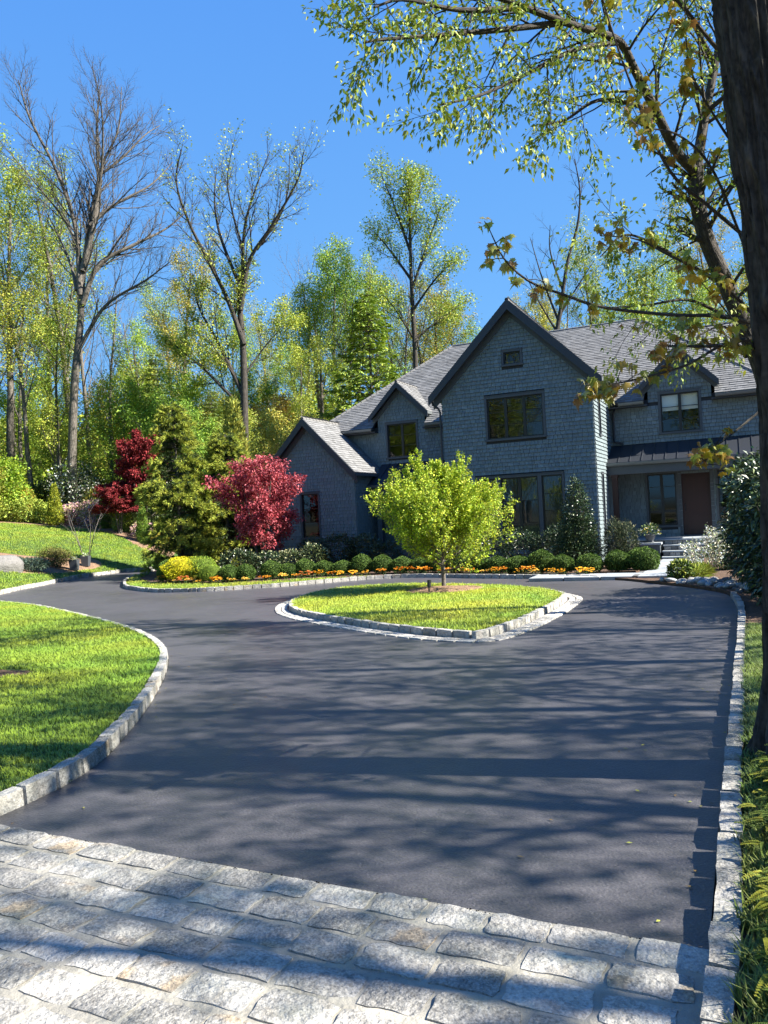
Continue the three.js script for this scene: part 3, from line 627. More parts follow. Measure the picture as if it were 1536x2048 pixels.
  makeWindow(fBody, 1.95, 3.34, 4.17, 5.65, { cols: 2, rows: 3, blind: 0.62 }); makeWindow(fBody, -9.72, -8.32, 4.10, 5.58, { cols: 2, rows: 3 });
  makeWindow(fBody, 1.31, 2.36, 0.56, 2.57, { cols: 2, rows: 3, bottom: 0.55, casing: 0.075 }); makeWindow(fBody, 3.85, 4.32, 0.56, 2.57, { rows: 3, bottom: 0.55, casing: 0.075 });
  const ew = -3.4, eY = 5.45, rw = -8.8, rY = 9.8, rl = -8.12, rrt = 0.85, run = 5.4;
  const inset = (c) => [V(c - DW - 0.12, eY, ew), V(c - DW - 0.12, eY + 0.50, ew - 0.62), V(c + DW + 0.12, eY + 0.50, ew - 0.62), V(c + DW + 0.12, eY, ew)];
  roof('main_roof', V(rl - run, eY, ew), V(rrt + run, eY, ew), V(rl, rY, rw), [V(rl - run, eY, ew), ...inset(dL), ...inset(dR), V(rrt + run, eY, ew), V(rrt, rY, rw), V(rl, rY, rw)]);
  roof('main_roof', V(rrt + run, eY, rw * 2 - ew), V(rl - run, eY, rw * 2 - ew), V(rl, rY, rw), [V(rrt + run, eY, rw * 2 - ew), V(rl - run, eY, rw * 2 - ew), V(rl, rY, rw), V(rrt, rY, rw)], { shingled: false });
  roof('hip_roof', V(rl - run, eY, rw * 2 - ew), V(rl - run, eY, ew), V(rl, rY, rw), [V(rl - run, eY, rw * 2 - ew), V(rl - run, eY, ew), V(rl, rY, rw)]);
  roof('hip_roof', V(rrt + run, eY, ew), V(rrt + run, eY, rw * 2 - ew), V(rrt, rY, rw), [V(rrt + run, eY, ew), V(rrt + run, eY, rw * 2 - ew), V(rrt, rY, rw)]);
  part(house, 'ridge_cap', ridgeCap(V(rl, rY, rw), V(rrt, rY, rw)), M.roofShingle);
  part(house, 'hip_cap', ridgeCap(V(rl - run, eY, ew), V(rl, rY, rw)), M.roofShingle); part(house, 'hip_cap', ridgeCap(V(rrt + run, eY, ew), V(rrt, rY, rw)), M.roofShingle);
  for (const [a, b] of [[0.42, dR - DW - 0.13], [dR + DW + 0.13, rrt + run]]) gutter(V(b, eY - 0.08, ew), V(a, eY - 0.08, ew));
  for (const [a, b] of [[-11.95, dL - DW - 0.13], [dL + DW + 0.13, -6.1]]) gutter(V(b, eY - 0.08, ew), V(a, eY - 0.08, ew));
  for (const [a, b] of [[0.0, dR - DW], [dR + DW, 5.8], [-13.0, dL - DW], [dL + DW, -5.7]]) part(house, 'soffit', boxGeo(a, b, 5.24, 5.30, BW, ew - 0.01), M.fascia);
  for (const c of [dR, dL]) {
    const hw = 1.42, ry = 7.42, ey = 5.98, fw = -3.42, kk = (y) => ew - (y - eY) / (rY - eY) * run;
    for (const s of [-1, 1]) {
      const eA = V(c + s * hw, ey, fw), eB = V(c + s * hw, ey, kk(ey) - 0.05), rA = V(c, ry, fw), rB = V(c, ry, kk(ry) - 0.05);
      if (s > 0) roof('dormer_roof', eA, eB, rA, [eA, eB, rB, rA], { thick: 0.1 }); else roof('dormer_roof', eB, eA, rA, [eB, eA, rA, rB], { thick: 0.1 });
      gutter(...(s > 0 ? [V(c + hw + 0.01, ey - 0.05, fw - 0.02), V(c + hw + 0.01, ey - 0.05, kk(ey))] : [V(c - hw - 0.01, ey - 0.05, kk(ey)), V(c - hw - 0.01, ey - 0.05, fw - 0.02)]));
      const cheek = new MB(); fbox(cheek, s > 0 ? right(c + DW) : left(c - DW), s > 0 ? 3.82 : -4.6, s > 0 ? 4.6 : -3.82, 5.4, 6.05, -0.1, 0.0); part(house, 'dormer_cheek', cheek.geo(false), M.trim);
    }
    part(house, 'ridge_cap', ridgeCap(V(c, ry - 0.01, fw), V(c, ry - 0.01, kk(ry))), M.roofShingle);
    part(house, 'bargeboard', chevron(front(fw), c, ry, hw + 0.02, ey - 0.02, 0.24, 0.04, 0.04), M.fascia);
    part(house, 'frieze_board', chevron(fBody, c, ry - 0.17, hw - 0.03, ey - 0.14, 0.24, 0.06, 0.055), M.trim);
  }
  downspout([V(0.30, 5.33, -3.44), V(0.22, 5.2, -3.6), V(0.16, 5.05, -3.72), V(0.16, 4.2, -3.72), V(0.17, 3.95, -3.7), V(0.5, 3.86, -3.68)]);
  // rear wing seen over the hip
  {
    const a = V(3.0, 6.2, -8.6), b = V(14, 6.2, -8.6), c = V(14, 9.95, -13.2), d = V(1.0, 9.95, -13.2), e = V(14, 6.2, -17.8), g = V(1, 6.2, -17.8);
    roof('rear_roof', a, b, d, [a, b, c, d]); roof('rear_roof', e, g, c, [e, g, d, c], { shingled: false });
    wall('rear_wall', front(-9.0), [[5.8, -0.7], [13.6, -0.7], [13.6, 6.2], [5.8, 6.2]], [], { shingled: false }); wall('rear_wall', right(13.6), [[9, -0.7], [17.5, -0.7], [17.5, 6.2], [13.2, 9.7], [9, 6.2]], [], {});
    part(house, 'ridge_cap', ridgeCap(d, c), M.roofShingle);
  }

  // ---- side wing with the front gable
  const GW = -1.0, gU = -12.31, fWing = front(GW), wingOut = [[-14.51, -0.7], [-10.11, -0.7], [-10.11, 3.2], [gU, 5.52], [-14.51, 3.2]];
  wall('wing_wall', fWing, wingOut, tr([[-12.72, -11.90, 0.72, 2.60]], 0), { area: [[-14.51, -0.7], [-10.11, -0.7], [-10.11, 3.28], [gU, 5.56], [-14.51, 3.28]] });
  wall('wing_wall', right(-10.11), [[1.0, -0.7], [3.8, -0.7], [3.8, 3.3], [1.0, 3.3]], [], { area: [[1.0, -0.7], [3.8, -0.7], [3.8, 3.15], [1.0, 3.15]] });
  wall('wing_wall', left(-14.51), [[-10, -0.7], [-1, -0.7], [-1, 3.3], [-10, 3.3]], [], {}); wall('wing_wall', back(-10), [[13.1, -0.7], [14.51, -0.7], [14.51, 3.2], [13.1, 4.4]], [], { shingled: false });
  makeWindow(fWing, -12.72, -11.90, 0.72, 2.60, { rows: 3, casing: 0.08, bottom: 0.0 });
  {
    const hw = 2.42, ry = 5.86, ey = 3.36, fw = -0.66;
    for (const s of [-1, 1]) {
      const eA = V(gU + s * hw, ey, fw), eB = V(gU + s * hw, ey, s > 0 ? -3.82 : -10.2), rA = V(gU, ry, fw), rB = V(gU, ry, s > 0 ? -4.0 : -10.2);
      if (s > 0) roof('wing_roof', eA, eB, rA, [eA, eB, rB, rA]); else roof('wing_roof', eB, eA, rA, [eB, eA, rA, rB]);
    }
    gutter(V(gU + hw + 0.01, ey - 0.06, fw - 0.02), V(gU + hw + 0.01, ey - 0.06, -3.3));
    part(house, 'ridge_cap', ridgeCap(V(gU, ry - 0.01, fw), V(gU, ry - 0.01, -3.9)), M.roofShingle);
    part(house, 'bargeboard', chevron(front(fw), gU, ry, hw + 0.02, ey - 0.02, 0.30, 0.05, 0.045), M.fascia);
    part(house, 'frieze_board', chevron(fWing, gU, ry - 0.20, hw - 0.06, ey - 0.16, 0.28, 0.06, 0.055), M.trim);
  }

  // ---- porch roofs of standing-seam metal
  function porch(u0, u1, yTop, wTop, yEave, wEave, posts) {
    const eA = V(u0, yEave, wEave), eB = V(u1, yEave, wEave), tA = V(u0, yTop, wTop);
    const ex = V(1, 0, 0), ey = tA.clone().sub(eA).normalize(), f = frame(eA, ex, ey), len = tA.distanceTo(eA);
    const pr = part(house, 'porch_roof', slab(f, [[0, 0], [u1 - u0, 0], [u1 - u0, len], [0, len]], [], 0.07), M.metalRoof);
    for (let s = 0.42; s < u1 - u0; s += 0.42) { const m = new MB(); fbox(m, f, s - 0.011, s + 0.011, 0.0, len, 0.001, 0.032); part(pr, 'seam', m.geo(false), M.metalRoof); }
    gutter(V(u1, yEave - 0.07, wEave), V(u0, yEave - 0.07, wEave), 0.06);
    part(house, 'beam', boxGeo(u0, u1, yEave - 0.46, yEave - 0.10, wEave - 0.26, wEave - 0.06), M.trim);
    part(house, 'porch_ceiling', boxGeo(u0, u1, yEave - 0.16, yEave - 0.12, wTop + 0.17, wEave - 0.26), M.fascia);
    for (const [u, w, mat] of posts) { const m = new MB(); m.box(u - 0.10, u + 0.10, 0.12, yEave - 0.46, w - 0.10, w + 0.10); m.box(u - 0.13, u + 0.13, 0.121, 0.26, w - 0.13, w + 0.13); m.box(u - 0.125, u + 0.125, yEave - 0.58, yEave - 0.461, w - 0.125, w + 0.125); part(house, 'post', m.geo(false), mat); }
    return pr;
  }
  porch(0.03, 5.9, 3.80, -3.79, 3.06, -2.25, [[0.28, -2.42, M.mahogany], [5.5, -2.42, M.mahogany]]);
  porch(-10.08, -5.69, 3.82, -3.79, 2.84, -2.10, [[-9.6, -2.3, M.trim], [-6.2, -2.3, M.trim]]);
  part(house, 'porch_floor', boxGeo(0.02, 5.9, -0.7, 0.085, -3.8, -1.62), M.darkstone);
  { const m = new MB(); for (let u = 0.03; u < 5.8; u += 0.98) for (const [w0, w1] of [[-3.78, -2.66], [-2.65, -1.57]]) m.box(u, Math.min(u + 0.97, 5.92), 0.086, 0.125, w0, w1); part(house, 'porch_paving', m.geo(false), M.bluestone); }
  part(house, 'porch_floor', boxGeo(-10.1, -5.68, -0.7, 0.0, -3.8, -1.9), M.darkstone);
  // front steps
  for (let k = 0; k < 3; k++) {
    const y = 0.125 - 0.187 * (k + 1), w = -1.60 + 0.36 * (k + 1);
    const riser = new MB(); riser.box(2.02, 3.34, -0.75, y - 0.045, w - 0.36, w);
    const st = part(house, 'step', riser.geo(false), M.darkstone), rq = rngOf(k + 5);
    const tread = new MB(); tread.box(1.99, 3.37, y - 0.044, y, w - 0.385, w + 0.03); part(st, 'tread', tread.geo(false), M.bluestone);
    for (let u = 2.03; u < 3.25; ) { const wd = 0.16 + rq() * 0.12; const m = new MB(); m.box(u, Math.min(u + wd - 0.02, 3.33), y - 0.17, y - 0.06, w, w + 0.018 + rq() * 0.01); part(st, 'stone', m.geo(false), [M.granite[1], M.darkstone, M.granite[0]][Math.floor(rq() * 3)]); u += wd; }
  }
  { const riser = new MB(), rq = rngOf(44); for (let u = 2.03; u < 3.25; ) { const wd = 0.16 + rq() * 0.12; riser.box(u, Math.min(u + wd - 0.02, 3.33), -0.05, 0.07, -1.615, -1.595); u += wd; } part(house, 'step_facing', riser.geo(false), M.granite[1]); }
  // pedestal beside the steps
  { const m = new MB(); m.box(1.22, 1.92, -0.7, -0.02, -1.5, -0.85); const p = part(house, 'pedestal', m.geo(false), M.trim); const c = new MB(); c.box(1.17, 1.97, -0.02, 0.05, -1.55, -0.80); part(p, 'cap', c.geo(false), M.bluestone); }
  // front door
  {
    const casing = new MB(); fbox(casing, fBody, 2.44, 2.56, 0.12, 2.6, -0.1, 0.04); fbox(casing, fBody, 3.58, 3.70, 0.12, 2.6, -0.1, 0.04); fbox(casing, fBody, 2.44, 3.70, 2.6, 2.74, -0.1, 0.045); fbox(casing, fBody, 2.56, 3.58, 0.12, 0.16, -0.16, 0.06);
    part(house, 'door_casing', casing.geo(false), M.trim);
    const leaf = new MB(); fbox(leaf, fBody, 2.56, 3.58, 0.16, 2.60, -0.14, -0.09); const d = part(house, 'front_door', leaf.geo(false), M.mahogany);
    for (const [a, b, y0, y1] of [[2.68, 3.46, 0.3, 0.95], [2.68, 3.46, 1.08, 1.72], [2.68, 3.46, 1.85, 2.45]]) { const m = new MB(); fbox(m, fBody, a, b, y0, y1, -0.09, -0.075); fbox(m, fBody, a + 0.05, b - 0.05, y0 + 0.05, y1 - 0.05, -0.0749, -0.062); part(d, 'panel', m.geo(false), M.mahogany); }
    const h = new MB(); h.tube([V(2.66, 1.10, BW - 0.06), V(2.66, 1.12, BW - 0.02), V(2.66, 1.32, BW - 0.02), V(2.66, 1.34, BW - 0.06)], [0.011, 0.011, 0.011, 0.011], 6); part(d, 'handle', h.geo(false), M.pipe);
    const side = new MB(); fbox(side, fBody, -8.6, -7.2, 0.0, 2.4, -0.14, -0.08); const sd = part(house, 'side_door', side.geo(false), M.dark);
    for (const [a, b] of [[-8.5, -7.95], [-7.85, -7.3]]) for (const [y0, y1] of [[0.15, 1.0], [1.15, 2.25]]) { const m = new MB(); fbox(m, fBody, a, b, y0, y1, -0.08, -0.065); part(sd, 'panel', m.geo(false), M.dark); }
  }
  // corner boards are woven shingles here, so only the water table runs round the base
  for (const [u0, u1, w] of [[-5.69, 0.02, 0.0], [-14.53, -10.09, -1.0]]) part(house, 'water_table', boxGeo(u0, u1, -0.70, -0.615, w - 0.1, w + 0.03), M.trim);
  const sh = part(house, 'wall_shingles', rest.geo(), M.shingles); sh.userData.kind = 'stuff';
  const rs2 = part(house, 'roof_shingles', roofRest.geo(), M.roofShingle); rs2.userData.kind = 'stuff';
  top(house, 'house', 'grey-blue shingled house with steep gables and black-framed windows', 'house');
}
// flagstone walk from the drive to the steps
{
  const g = groupAt(7.61, 0, -27.5, -24.6 * Math.PI / 180), r = rngOf(606);
  const yAt = (u, w) => { const d = 27.5 - (-u * Math.sin(24.6 * Math.PI / 180) * -1) - w * Math.cos(24.6 * Math.PI / 180); return baseY(27.5 - u * Math.sin(24.6 * Math.PI / 180) - w * Math.cos(24.6 * Math.PI / 180)); };
  const slabs = [];
  for (let w = -0.48; w < 6.7; w += 0.92) slabs.push([2.02, 3.36, w, Math.min(w + 0.905, 6.9)]);
  for (let u = -0.95; u < 1.6; u += 0.99) slabs.push([u, u + 0.955, 5.55, 6.65]);
  for (const [u0, u1, w0, w1] of slabs) {
    const mb = new MB(); mb.box(u0, u1, -0.13, 0.05, w0, w1);
    const s = part(g, 'slab', mb.geo(false), M.bluestone); s.position.y = yAt((u0 + u1) / 2, (w0 + w1) / 2) + 0.055 + r() * 0.006; s.rotation.x = 0;
  }
  for (let w = -0.45; w < 6.6; w += 0.24) { const mb = new MB(); mb.box(1.86, 1.995, -0.13, 0.05, w, w + 0.22); const s = part(g, 'edging_stone', mb.geo(false), M.darkstone); s.position.y = yAt(1.9, w) + 0.055 + r() * 0.008; }
  top(g, 'flagstone_walk', 'bluestone slab walk leading from the drive to the porch steps', 'path', null, 'structure');
}

// ---------------------------------------------------------------- plants: helpers
const rnd3 = (r) => { const z = r() * 2 - 1, a = r() * 6.2832, s = Math.sqrt(1 - z * z); return V(s * Math.cos(a), z, s * Math.sin(a)); };
function tint(mb, r, c, dv = 0.25, dh = 0.12) { const k = 1 + (r() - 0.5) * 2 * dv, h = (r() - 0.5) * 2 * dh; mb.col = [c[0] * k * (1 + h), c[1] * k, c[2] * k * (1 - h)]; }
function curvePts(pts, n) { const c = new THREE.CatmullRomCurve3(pts, false, 'centripetal'); return c.getPoints(n); }
// recursive branching; S = { r, wood, ends: [], o: levels }
function grow(S, start, dir, len, rad, level) {
  const L = S.lv[level], n = L.seg, pts = [start.clone()], radii = [rad], d = dir.clone().normalize(), p = start.clone(), r = S.r;
  for (let i = 1; i <= n; i++) {
    d.x += (r() - 0.5) * L.wob; d.y += (r() - 0.5) * L.wob + L.up; d.z += (r() - 0.5) * L.wob; d.normalize();
    p.addScaledVector(d, len / n); pts.push(p.clone()); radii.push(rad * (1 - (i / n) * (1 - (L.taper ?? 0.35))));
  }
  S.wood.tube(pts, radii, L.sides, S.vs ?? 0.6);
  spawn(S, pts, radii, len, level);
}
function spawn(S, pts, radii, len, level) {
  const L = S.lv[level], N = S.lv[level + 1], r = S.r, n = pts.length - 1;
  if (N) {
    const k = Math.max(1, Math.round(L.kids * (L.perLen ? len : 1))); let az = r() * 6.28;
    for (let j = 0; j < k; j++) {
      const t = clamp(L.t0 + (1 - L.t0) * (j + r() * 0.9) / k, 0, 0.999), f = t * n, a = Math.floor(f), q = pts[a].clone().lerp(pts[a + 1], f - a), rq = lerp(radii[a], radii[a + 1], f - a);
      const tan = pts[a + 1].clone().sub(pts[a]).normalize(); az += 2.4 + (r() - 0.5);
      const ref = Math.abs(tan.y) > 0.9 ? V(1, 0, 0) : V(0, 1, 0), e1 = ref.clone().cross(tan).normalize(), e2 = tan.clone().cross(e1), an = L.ang * (0.75 + r() * 0.5);
      const cd = tan.clone().multiplyScalar(Math.cos(an)).addScaledVector(e1, Math.sin(an) * Math.cos(az)).addScaledVector(e2, Math.sin(an) * Math.sin(az) * (L.flat ?? 1));
      grow(S, q, cd, (L.abs ?? len * L.ratio) * (1 - (L.fall ?? 0.4) * t) * (0.7 + 0.6 * r()), Math.min(rq * 0.8, Math.max(S.minR ?? 0.008, rq * (L.rr ?? 0.55))), level + 1);
    }
  }
  if (level >= S.leafLevel) for (let i = 1; i < pts.length; i++) S.ends.push([pts[i], pts[i].clone().sub(pts[i - 1]).normalize(), level]);
}
function leaves(mb, S, r, { per = 3, spread = 0.3, len = 0.12, wid = 0.07, col, dv = 0.25, dh = 0.15, droop = 0.2, hang = 0, keep = 1, high = null }) {
  for (const [p, t] of S.ends) {
    if (keep < 1 && r() > keep) continue; if (high && r() > high(p)) continue;
    for (let k = 0; k < per; k++) {
      const o = rnd3(r).multiplyScalar(spread * Math.cbrt(r())), d = rnd3(r).multiplyScalar(0.8).addScaledVector(t, 0.6); d.y -= hang; d.normalize();
      const n = rnd3(r).multiplyScalar(0.7); n.y += 0.8; n.normalize(); tint(mb, r, Array.isArray(col[0]) ? col[Math.floor(r() * col.length)] : col, dv, dh);
      const s = 0.7 + r() * 0.6; mb.leaf(p.x + o.x, p.y + o.y, p.z + o.z, d.x, d.y, d.z, n.x, n.y, n.z, len * s, wid * s, droop);
    }
  }
}
const Y0 = (x, d) => gy(x, d) + 0.03;

// ---------------------------------------------------------------- tree prototypes for the woods
const WOOD = [
  { seg: 10, wob: 0.10, up: 0.02, kids: 13, t0: 0.42, ang: 0.62, ratio: 0.34, rr: 0.42, sides: 8, taper: 0.25, fall: 0.45 },
  { seg: 6, wob: 0.28, up: 0.10, kids: 7, t0: 0.2, ang: 0.65, ratio: 0.5, rr: 0.5, sides: 5, taper: 0.3 },
  { seg: 4, wob: 0.4, up: 0.06, kids: 5, t0: 0.2, ang: 0.7, ratio: 0.5, rr: 0.5, sides: 3, taper: 0.3 },
  { seg: 3, wob: 0.5, up: 0.03, kids: 0, t0: 0, ang: 0.5, ratio: 0.4, sides: 3, taper: 0.4 },
];
const YG = [[0.40, 0.46, 0.05], [0.33, 0.42, 0.055], [0.46, 0.48, 0.07]];         // fresh yellow-green
const MG = [[0.30, 0.42, 0.055], [0.36, 0.45, 0.06], [0.22, 0.33, 0.05]];        // mid green
function woodTree(seed, h, r0, col, { per = 3, keep = 1, lv = WOOD, bark = M.bark, leafLen = 0.2, leafWid = 0.13, spread = 0.42, lean = 0.05, high = null } = {}) {
  const r = rngOf(seed), S = { r, wood: new MB(), ends: [], lv, leafLevel: 2, minR: 0.012 };
  const g = new THREE.Group();
  grow(S, V(0, -0.4, 0), V((r() - 0.5) * lean, 1, (r() - 0.5) * lean), h, r0, 0);
  part(g, 'trunk', S.wood.geo(false), bark);
  if (per) { const mb = new MB(); leaves(mb, S, r, { per, keep, len: leafLen, wid: leafWid, spread, col, high }); part(g, 'crown', mb.geo(), M.leaf); }
  return g;
}
// a tree whose trunk and limbs follow given lines (metres from the base: x right, y up, z away)
function limbTree(seed, lines, radii, { lv, leafOpt = null, bark = M.bark, leafLevel = 1, down = 3, minR = 0.01, vs = 0.6 }) {
  const r = rngOf(seed), S = { r, wood: new MB(), ends: [], lv, leafLevel, minR, vs }, g = new THREE.Group();
  lines.forEach((ln, i) => {
    const v = ln.map(([x, y, z]) => V(x, y, -z)); if (i === 0) v.unshift(V(v[0].x, v[0].y - down, v[0].z));
    const pts = curvePts(v, 12 + v.length * 2), [ra, rb] = radii[i], R = pts.map((_, k) => lerp(ra, rb, Math.pow(k / (pts.length - 1), 0.8)) * (i === 0 && k < 3 ? 1.35 - k * 0.11 : 1));
    S.wood.tube(pts, R, i === 0 ? 10 : 7, vs);
    let len = 0; for (let k = 1; k < pts.length; k++) len += pts[k].distanceTo(pts[k - 1]);
    if (i > 0 || lines.length === 1) spawn(S, pts, R, len, 0); else spawn({ ...S, lv: [{ ...lv[0], t0: 0.72, kids: lv[0].kids * 0.35 }, ...lv.slice(1)] }, pts, R, len, 0);
  });
  part(g, 'trunk', S.wood.geo(false), bark);
  if (leafOpt) { const mb = new MB(); for (const o of [].concat(leafOpt)) leaves(mb, S, r, o); part(g, 'crown', mb.geo(), M.leaf); }
  return g;
}
const LIMB = [
  { kids: 1.9, perLen: true, t0: 0.12, ang: 0.62, abs: 3.4, fall: 0.5, rr: 0.42 },
  { seg: 6, wob: 0.22, up: 0.07, kids: 7, t0: 0.12, ang: 0.55, ratio: 0.5, rr: 0.5, sides: 4, taper: 0.35 },
  { seg: 4, wob: 0.3, up: 0.06, kids: 5, t0: 0.15, ang: 0.55, ratio: 0.52, rr: 0.55, sides: 3, taper: 0.4 },
  { seg: 3, wob: 0.35, up: 0.04, kids: 0, t0: 0, ang: 0.5, ratio: 0.4, sides: 3, taper: 0.5 },
];
// the tall bare tree on the left
{
  const t = limbTree(71, [
    [[0, 0, 0], [0.1, 2.6, 0], [0.5, 7, 0], [1, 10.7, 0.1], [1.2, 13.2, 0.2], [1.7, 16, 0.3], [2.2, 18.5, 0.4]], [[1.1, 12.2, 0], [1, 16.5, 0], [0.3, 19.6, -0.6], [-0.9, 22.7, -1.4], [-1.2, 24.6, -1.9]],
    [[1.3, 13.7, 0], [2.1, 16.2, 0], [2.4, 18.6, 0.5], [2.2, 21.7, 1.2], [2.3, 24.1, 1.3], [2.5, 26, 1.5]], [[2.3, 18, 0], [2.9, 20.2, 0], [3.9, 22.4, 0.2], [4.2, 25.2, 0.4]],
    [[1.2, 11.6, 0], [2.3, 14.1, 0.2], [4.4, 15.5, 0.9], [6, 16.8, 2.1], [7.1, 18.5, 3.7]], [[0.8, 8.8, 0], [2.7, 11.4, -0.2], [5.5, 12.6, -1], [7.3, 13.2, -2.2]],
    [[1.9, 16.5, 0], [3.4, 17.8, 0.3], [5.4, 19.4, 1.4], [6.5, 21.6, 3.1]], [[1, 15.6, 0], [0.3, 17.1, -0.4], [-0.6, 18.5, -1.5], [-1.8, 20.2, -2.4]],
    [[2.7, 19.6, 0], [3.9, 20.6, 0.3], [5.3, 22.6, 1.3], [5.8, 24, 3]], [[2.1, 16.8, 0], [2.9, 19.4, -0.4], [3.6, 22.4, -1.7], [3.6, 24.6, -2.9]], [[0.9, 12.5, 0], [0.2, 14.5, 1], [-1, 17, 2], [-2.2, 19.4, 2.6]],
  ], [[0.36, 0.13], [0.19, 0.03], [0.2, 0.03], [0.13, 0.025], [0.2, 0.03], [0.15, 0.025], [0.13, 0.025], [0.1, 0.02], [0.1, 0.02], [0.12, 0.02], [0.12, 0.02]], { lv: LIMB, bark: M.bark, down: 2.4, minR: 0.015 });
  t.position.copy(P(-21.2, 53, 4.14)); t.scale.setScalar(1.104); top(t, 'bare_tree', 'tall leafless tree with spreading grey limbs above the lawn slope', 'tree');
}
// the budding tree left of the house
{
  const t = limbTree(72, [
    [[0, 0, 0], [0.2, 4.7, 0], [0.3, 8.8, 0.2], [0.2, 12.2, 0.4], [0.4, 14.3, 0.7]], [[0.4, 9.1, 0], [-0.5, 12.1, -0.1], [-1.6, 14.7, -0.6], [-2.6, 17.1, -1.3], [-3.0, 19.3, -2.3], [-2.4, 21, -3]],
    [[0.3, 11.4, 0], [1.1, 14.7, -0.1], [2.8, 16.8, -0.6], [4.8, 19.6, -1.3], [5.2, 21, -1.7]], [[0.5, 13.4, 0], [0.9, 17.1, 0], [1.7, 19.5, 0.1], [2.8, 22, 0.1]],
    [[0.3, 13.1, 0], [-0.9, 16.7, 0.4], [-1.3, 19.3, 1.2], [-1.2, 22, 2]], [[0.3, 5.4, 0], [-1.3, 9.2, 0.3], [-2.7, 11.9, 1.3], [-3.3, 13.8, 2]],
    [[0.7, 15.4, 0], [0.1, 18.1, -0.2], [0, 19.9, -0.7], [0.5, 22, -1]], [[1.6, 15.4, 0], [3.3, 17.6, -0.1], [3.9, 19, -0.3], [4.2, 21.5, -0.6]], [[-0.4, 5.4, 0], [-2.4, 7.6, 0.5], [-4.7, 9.7, 1.8]], [[0.3, 7, 0], [2.0, 9.4, 0.8], [3.4, 11, 1.5]],
  ], [[0.36, 0.15], [0.2, 0.03], [0.18, 0.03], [0.14, 0.025], [0.14, 0.025], [0.18, 0.03], [0.09, 0.02], [0.09, 0.02], [0.12, 0.06], [0.08, 0.02]], { lv: LIMB.map((l, i) => (i ? l : { ...l, kids: 1.3, abs: 3.0 })), bark: M.barkDark, down: 3.2, minR: 0.016, leafLevel: 2, leafOpt: { per: 6, keep: 0.9, len: 0.15, wid: 0.095, spread: 0.45, col: YG, high: (p) => clamp(1.25 - (p.y - 5) / 9, 0.04, 1) } });
  t.position.copy(P(-9.21, 52, 4.32)); top(t, 'budding_tree', 'forked tree with dark wavy limbs and sparse new leaves left of the house', 'tree');
}
// the slim leafy tree behind the roof
{
  const t = limbTree(73, [
    [[0, 0, 0], [0.1, 4.9, 0], [0.1, 10.8, -0.1], [0.2, 14.9, -0.3], [0.3, 18.4, -0.6]], [[0.1, 10.1, 0], [1.2, 12.9, -0.4], [2.6, 16, -1.1]], [[0.1, 13.1, 0], [-0.8, 16.1, -0.2], [-1.8, 18.7, -0.8]],
    [[0.1, 8.6, 0], [1.8, 10.6, -0.6], [3.0, 11.5, -1.6]], [[0.1, 10.9, 0], [-1.4, 13.4, 0.5], [-2.4, 15.1, 1.5]], [[0.2, 15, 0], [1.0, 17.3, 0.7], [1.4, 19.4, 1.9]], [[0.1, 6.4, 0], [2.1, 7.9, 0.4], [3.8, 9.3, 1.7]], [[0.1, 6.4, 0], [-1.2, 8.5, -0.6], [-2.3, 9.8, -1.6]],
  ], [[0.3, 0.06], [0.12, 0.03], [0.12, 0.03], [0.11, 0.03], [0.12, 0.03], [0.08, 0.02], [0.1, 0.02], [0.1, 0.02]], { lv: LIMB.map((l, i) => (i ? l : { ...l, abs: 2.2 })), bark: M.barkDark, down: 8, leafLevel: 2, leafOpt: { per: 2, keep: 0.5, len: 0.17, wid: 0.11, spread: 0.6, col: [...YG, ...MG] } });
  t.position.copy(P(2.85, 58, 8.08)); top(t, 'slim_tree', 'slim tree with open light green leafage rising behind the roof', 'tree');
}
{
  const t = limbTree(74, [
    [[0, 0, 0], [0.5, 2.6, 0], [1.1, 5.7, -0.1], [1.8, 7.9, -0.3], [2.0, 10, -0.5], [1.7, 11.9, -0.8]], [[0.3, 1.9, 0], [-0.5, 4.7, 0.3], [-1.0, 7.6, 1.0]], [[0.7, 3.8, 0], [-0.1, 6.3, -0.5], [-0.2, 7.6, -1.3]], [[0.1, 1.3, 0], [-0.9, 3.3, 0.1], [-1.6, 5.0, 0.2]], [[0.4, 2.2, 0], [1.5, 3.8, -0.1], [2.7, 5.5, -0.5]],
  ], [[0.2, 0.03], [0.09, 0.02], [0.08, 0.02], [0.08, 0.02], [0.09, 0.02]], { lv: LIMB.map((l, i) => (i ? { ...l, kids: Math.min(l.kids, 4) } : { ...l, kids: 1.0, abs: 2.0 })), bark: M.barkDark, down: 12, leafOpt: null });
  t.position.copy(P(11.58, 50, 11.56)); top(t, 'leafless_tree', 'thin leafless tree with a crooked top behind the right gable', 'tree');
}
const protoA = woodTree(301, 24, 0.33, YG, { per: 7, leafLen: 0.16, leafWid: 0.10, spread: 0.5 }), protoB = woodTree(302, 21, 0.27, [...YG, ...MG], { per: 7, leafLen: 0.17, leafWid: 0.11, spread: 0.5 }), protoC = woodTree(303, 17, 0.22, YG, { per: 7, leafLen: 0.15, leafWid: 0.1, spread: 0.5, lean: 0.2, lv: WOOD.map((l, i) => (i ? l : { ...l, t0: 0.25, kids: 12 })) });
const BUSHY = WOOD.map((l, i) => (i ? l : { ...l, t0: 0.12, kids: 15, ratio: 0.5, ang: 0.8 }));
const protoD = woodTree(304, 7.5, 0.12, [[0.52, 0.46, 0.09], [0.44, 0.44, 0.08]], { per: 7, lv: BUSHY, spread: 0.42, leafLen: 0.13, leafWid: 0.09 }), protoE = woodTree(305, 8.5, 0.14, [...MG, YG[0]], { per: 7, lv: BUSHY, spread: 0.42, leafLen: 0.14, leafWid: 0.09 });
const protoF = woodTree(306, 20, 0.22, YG, { per: 0, bark: M.barkPale });
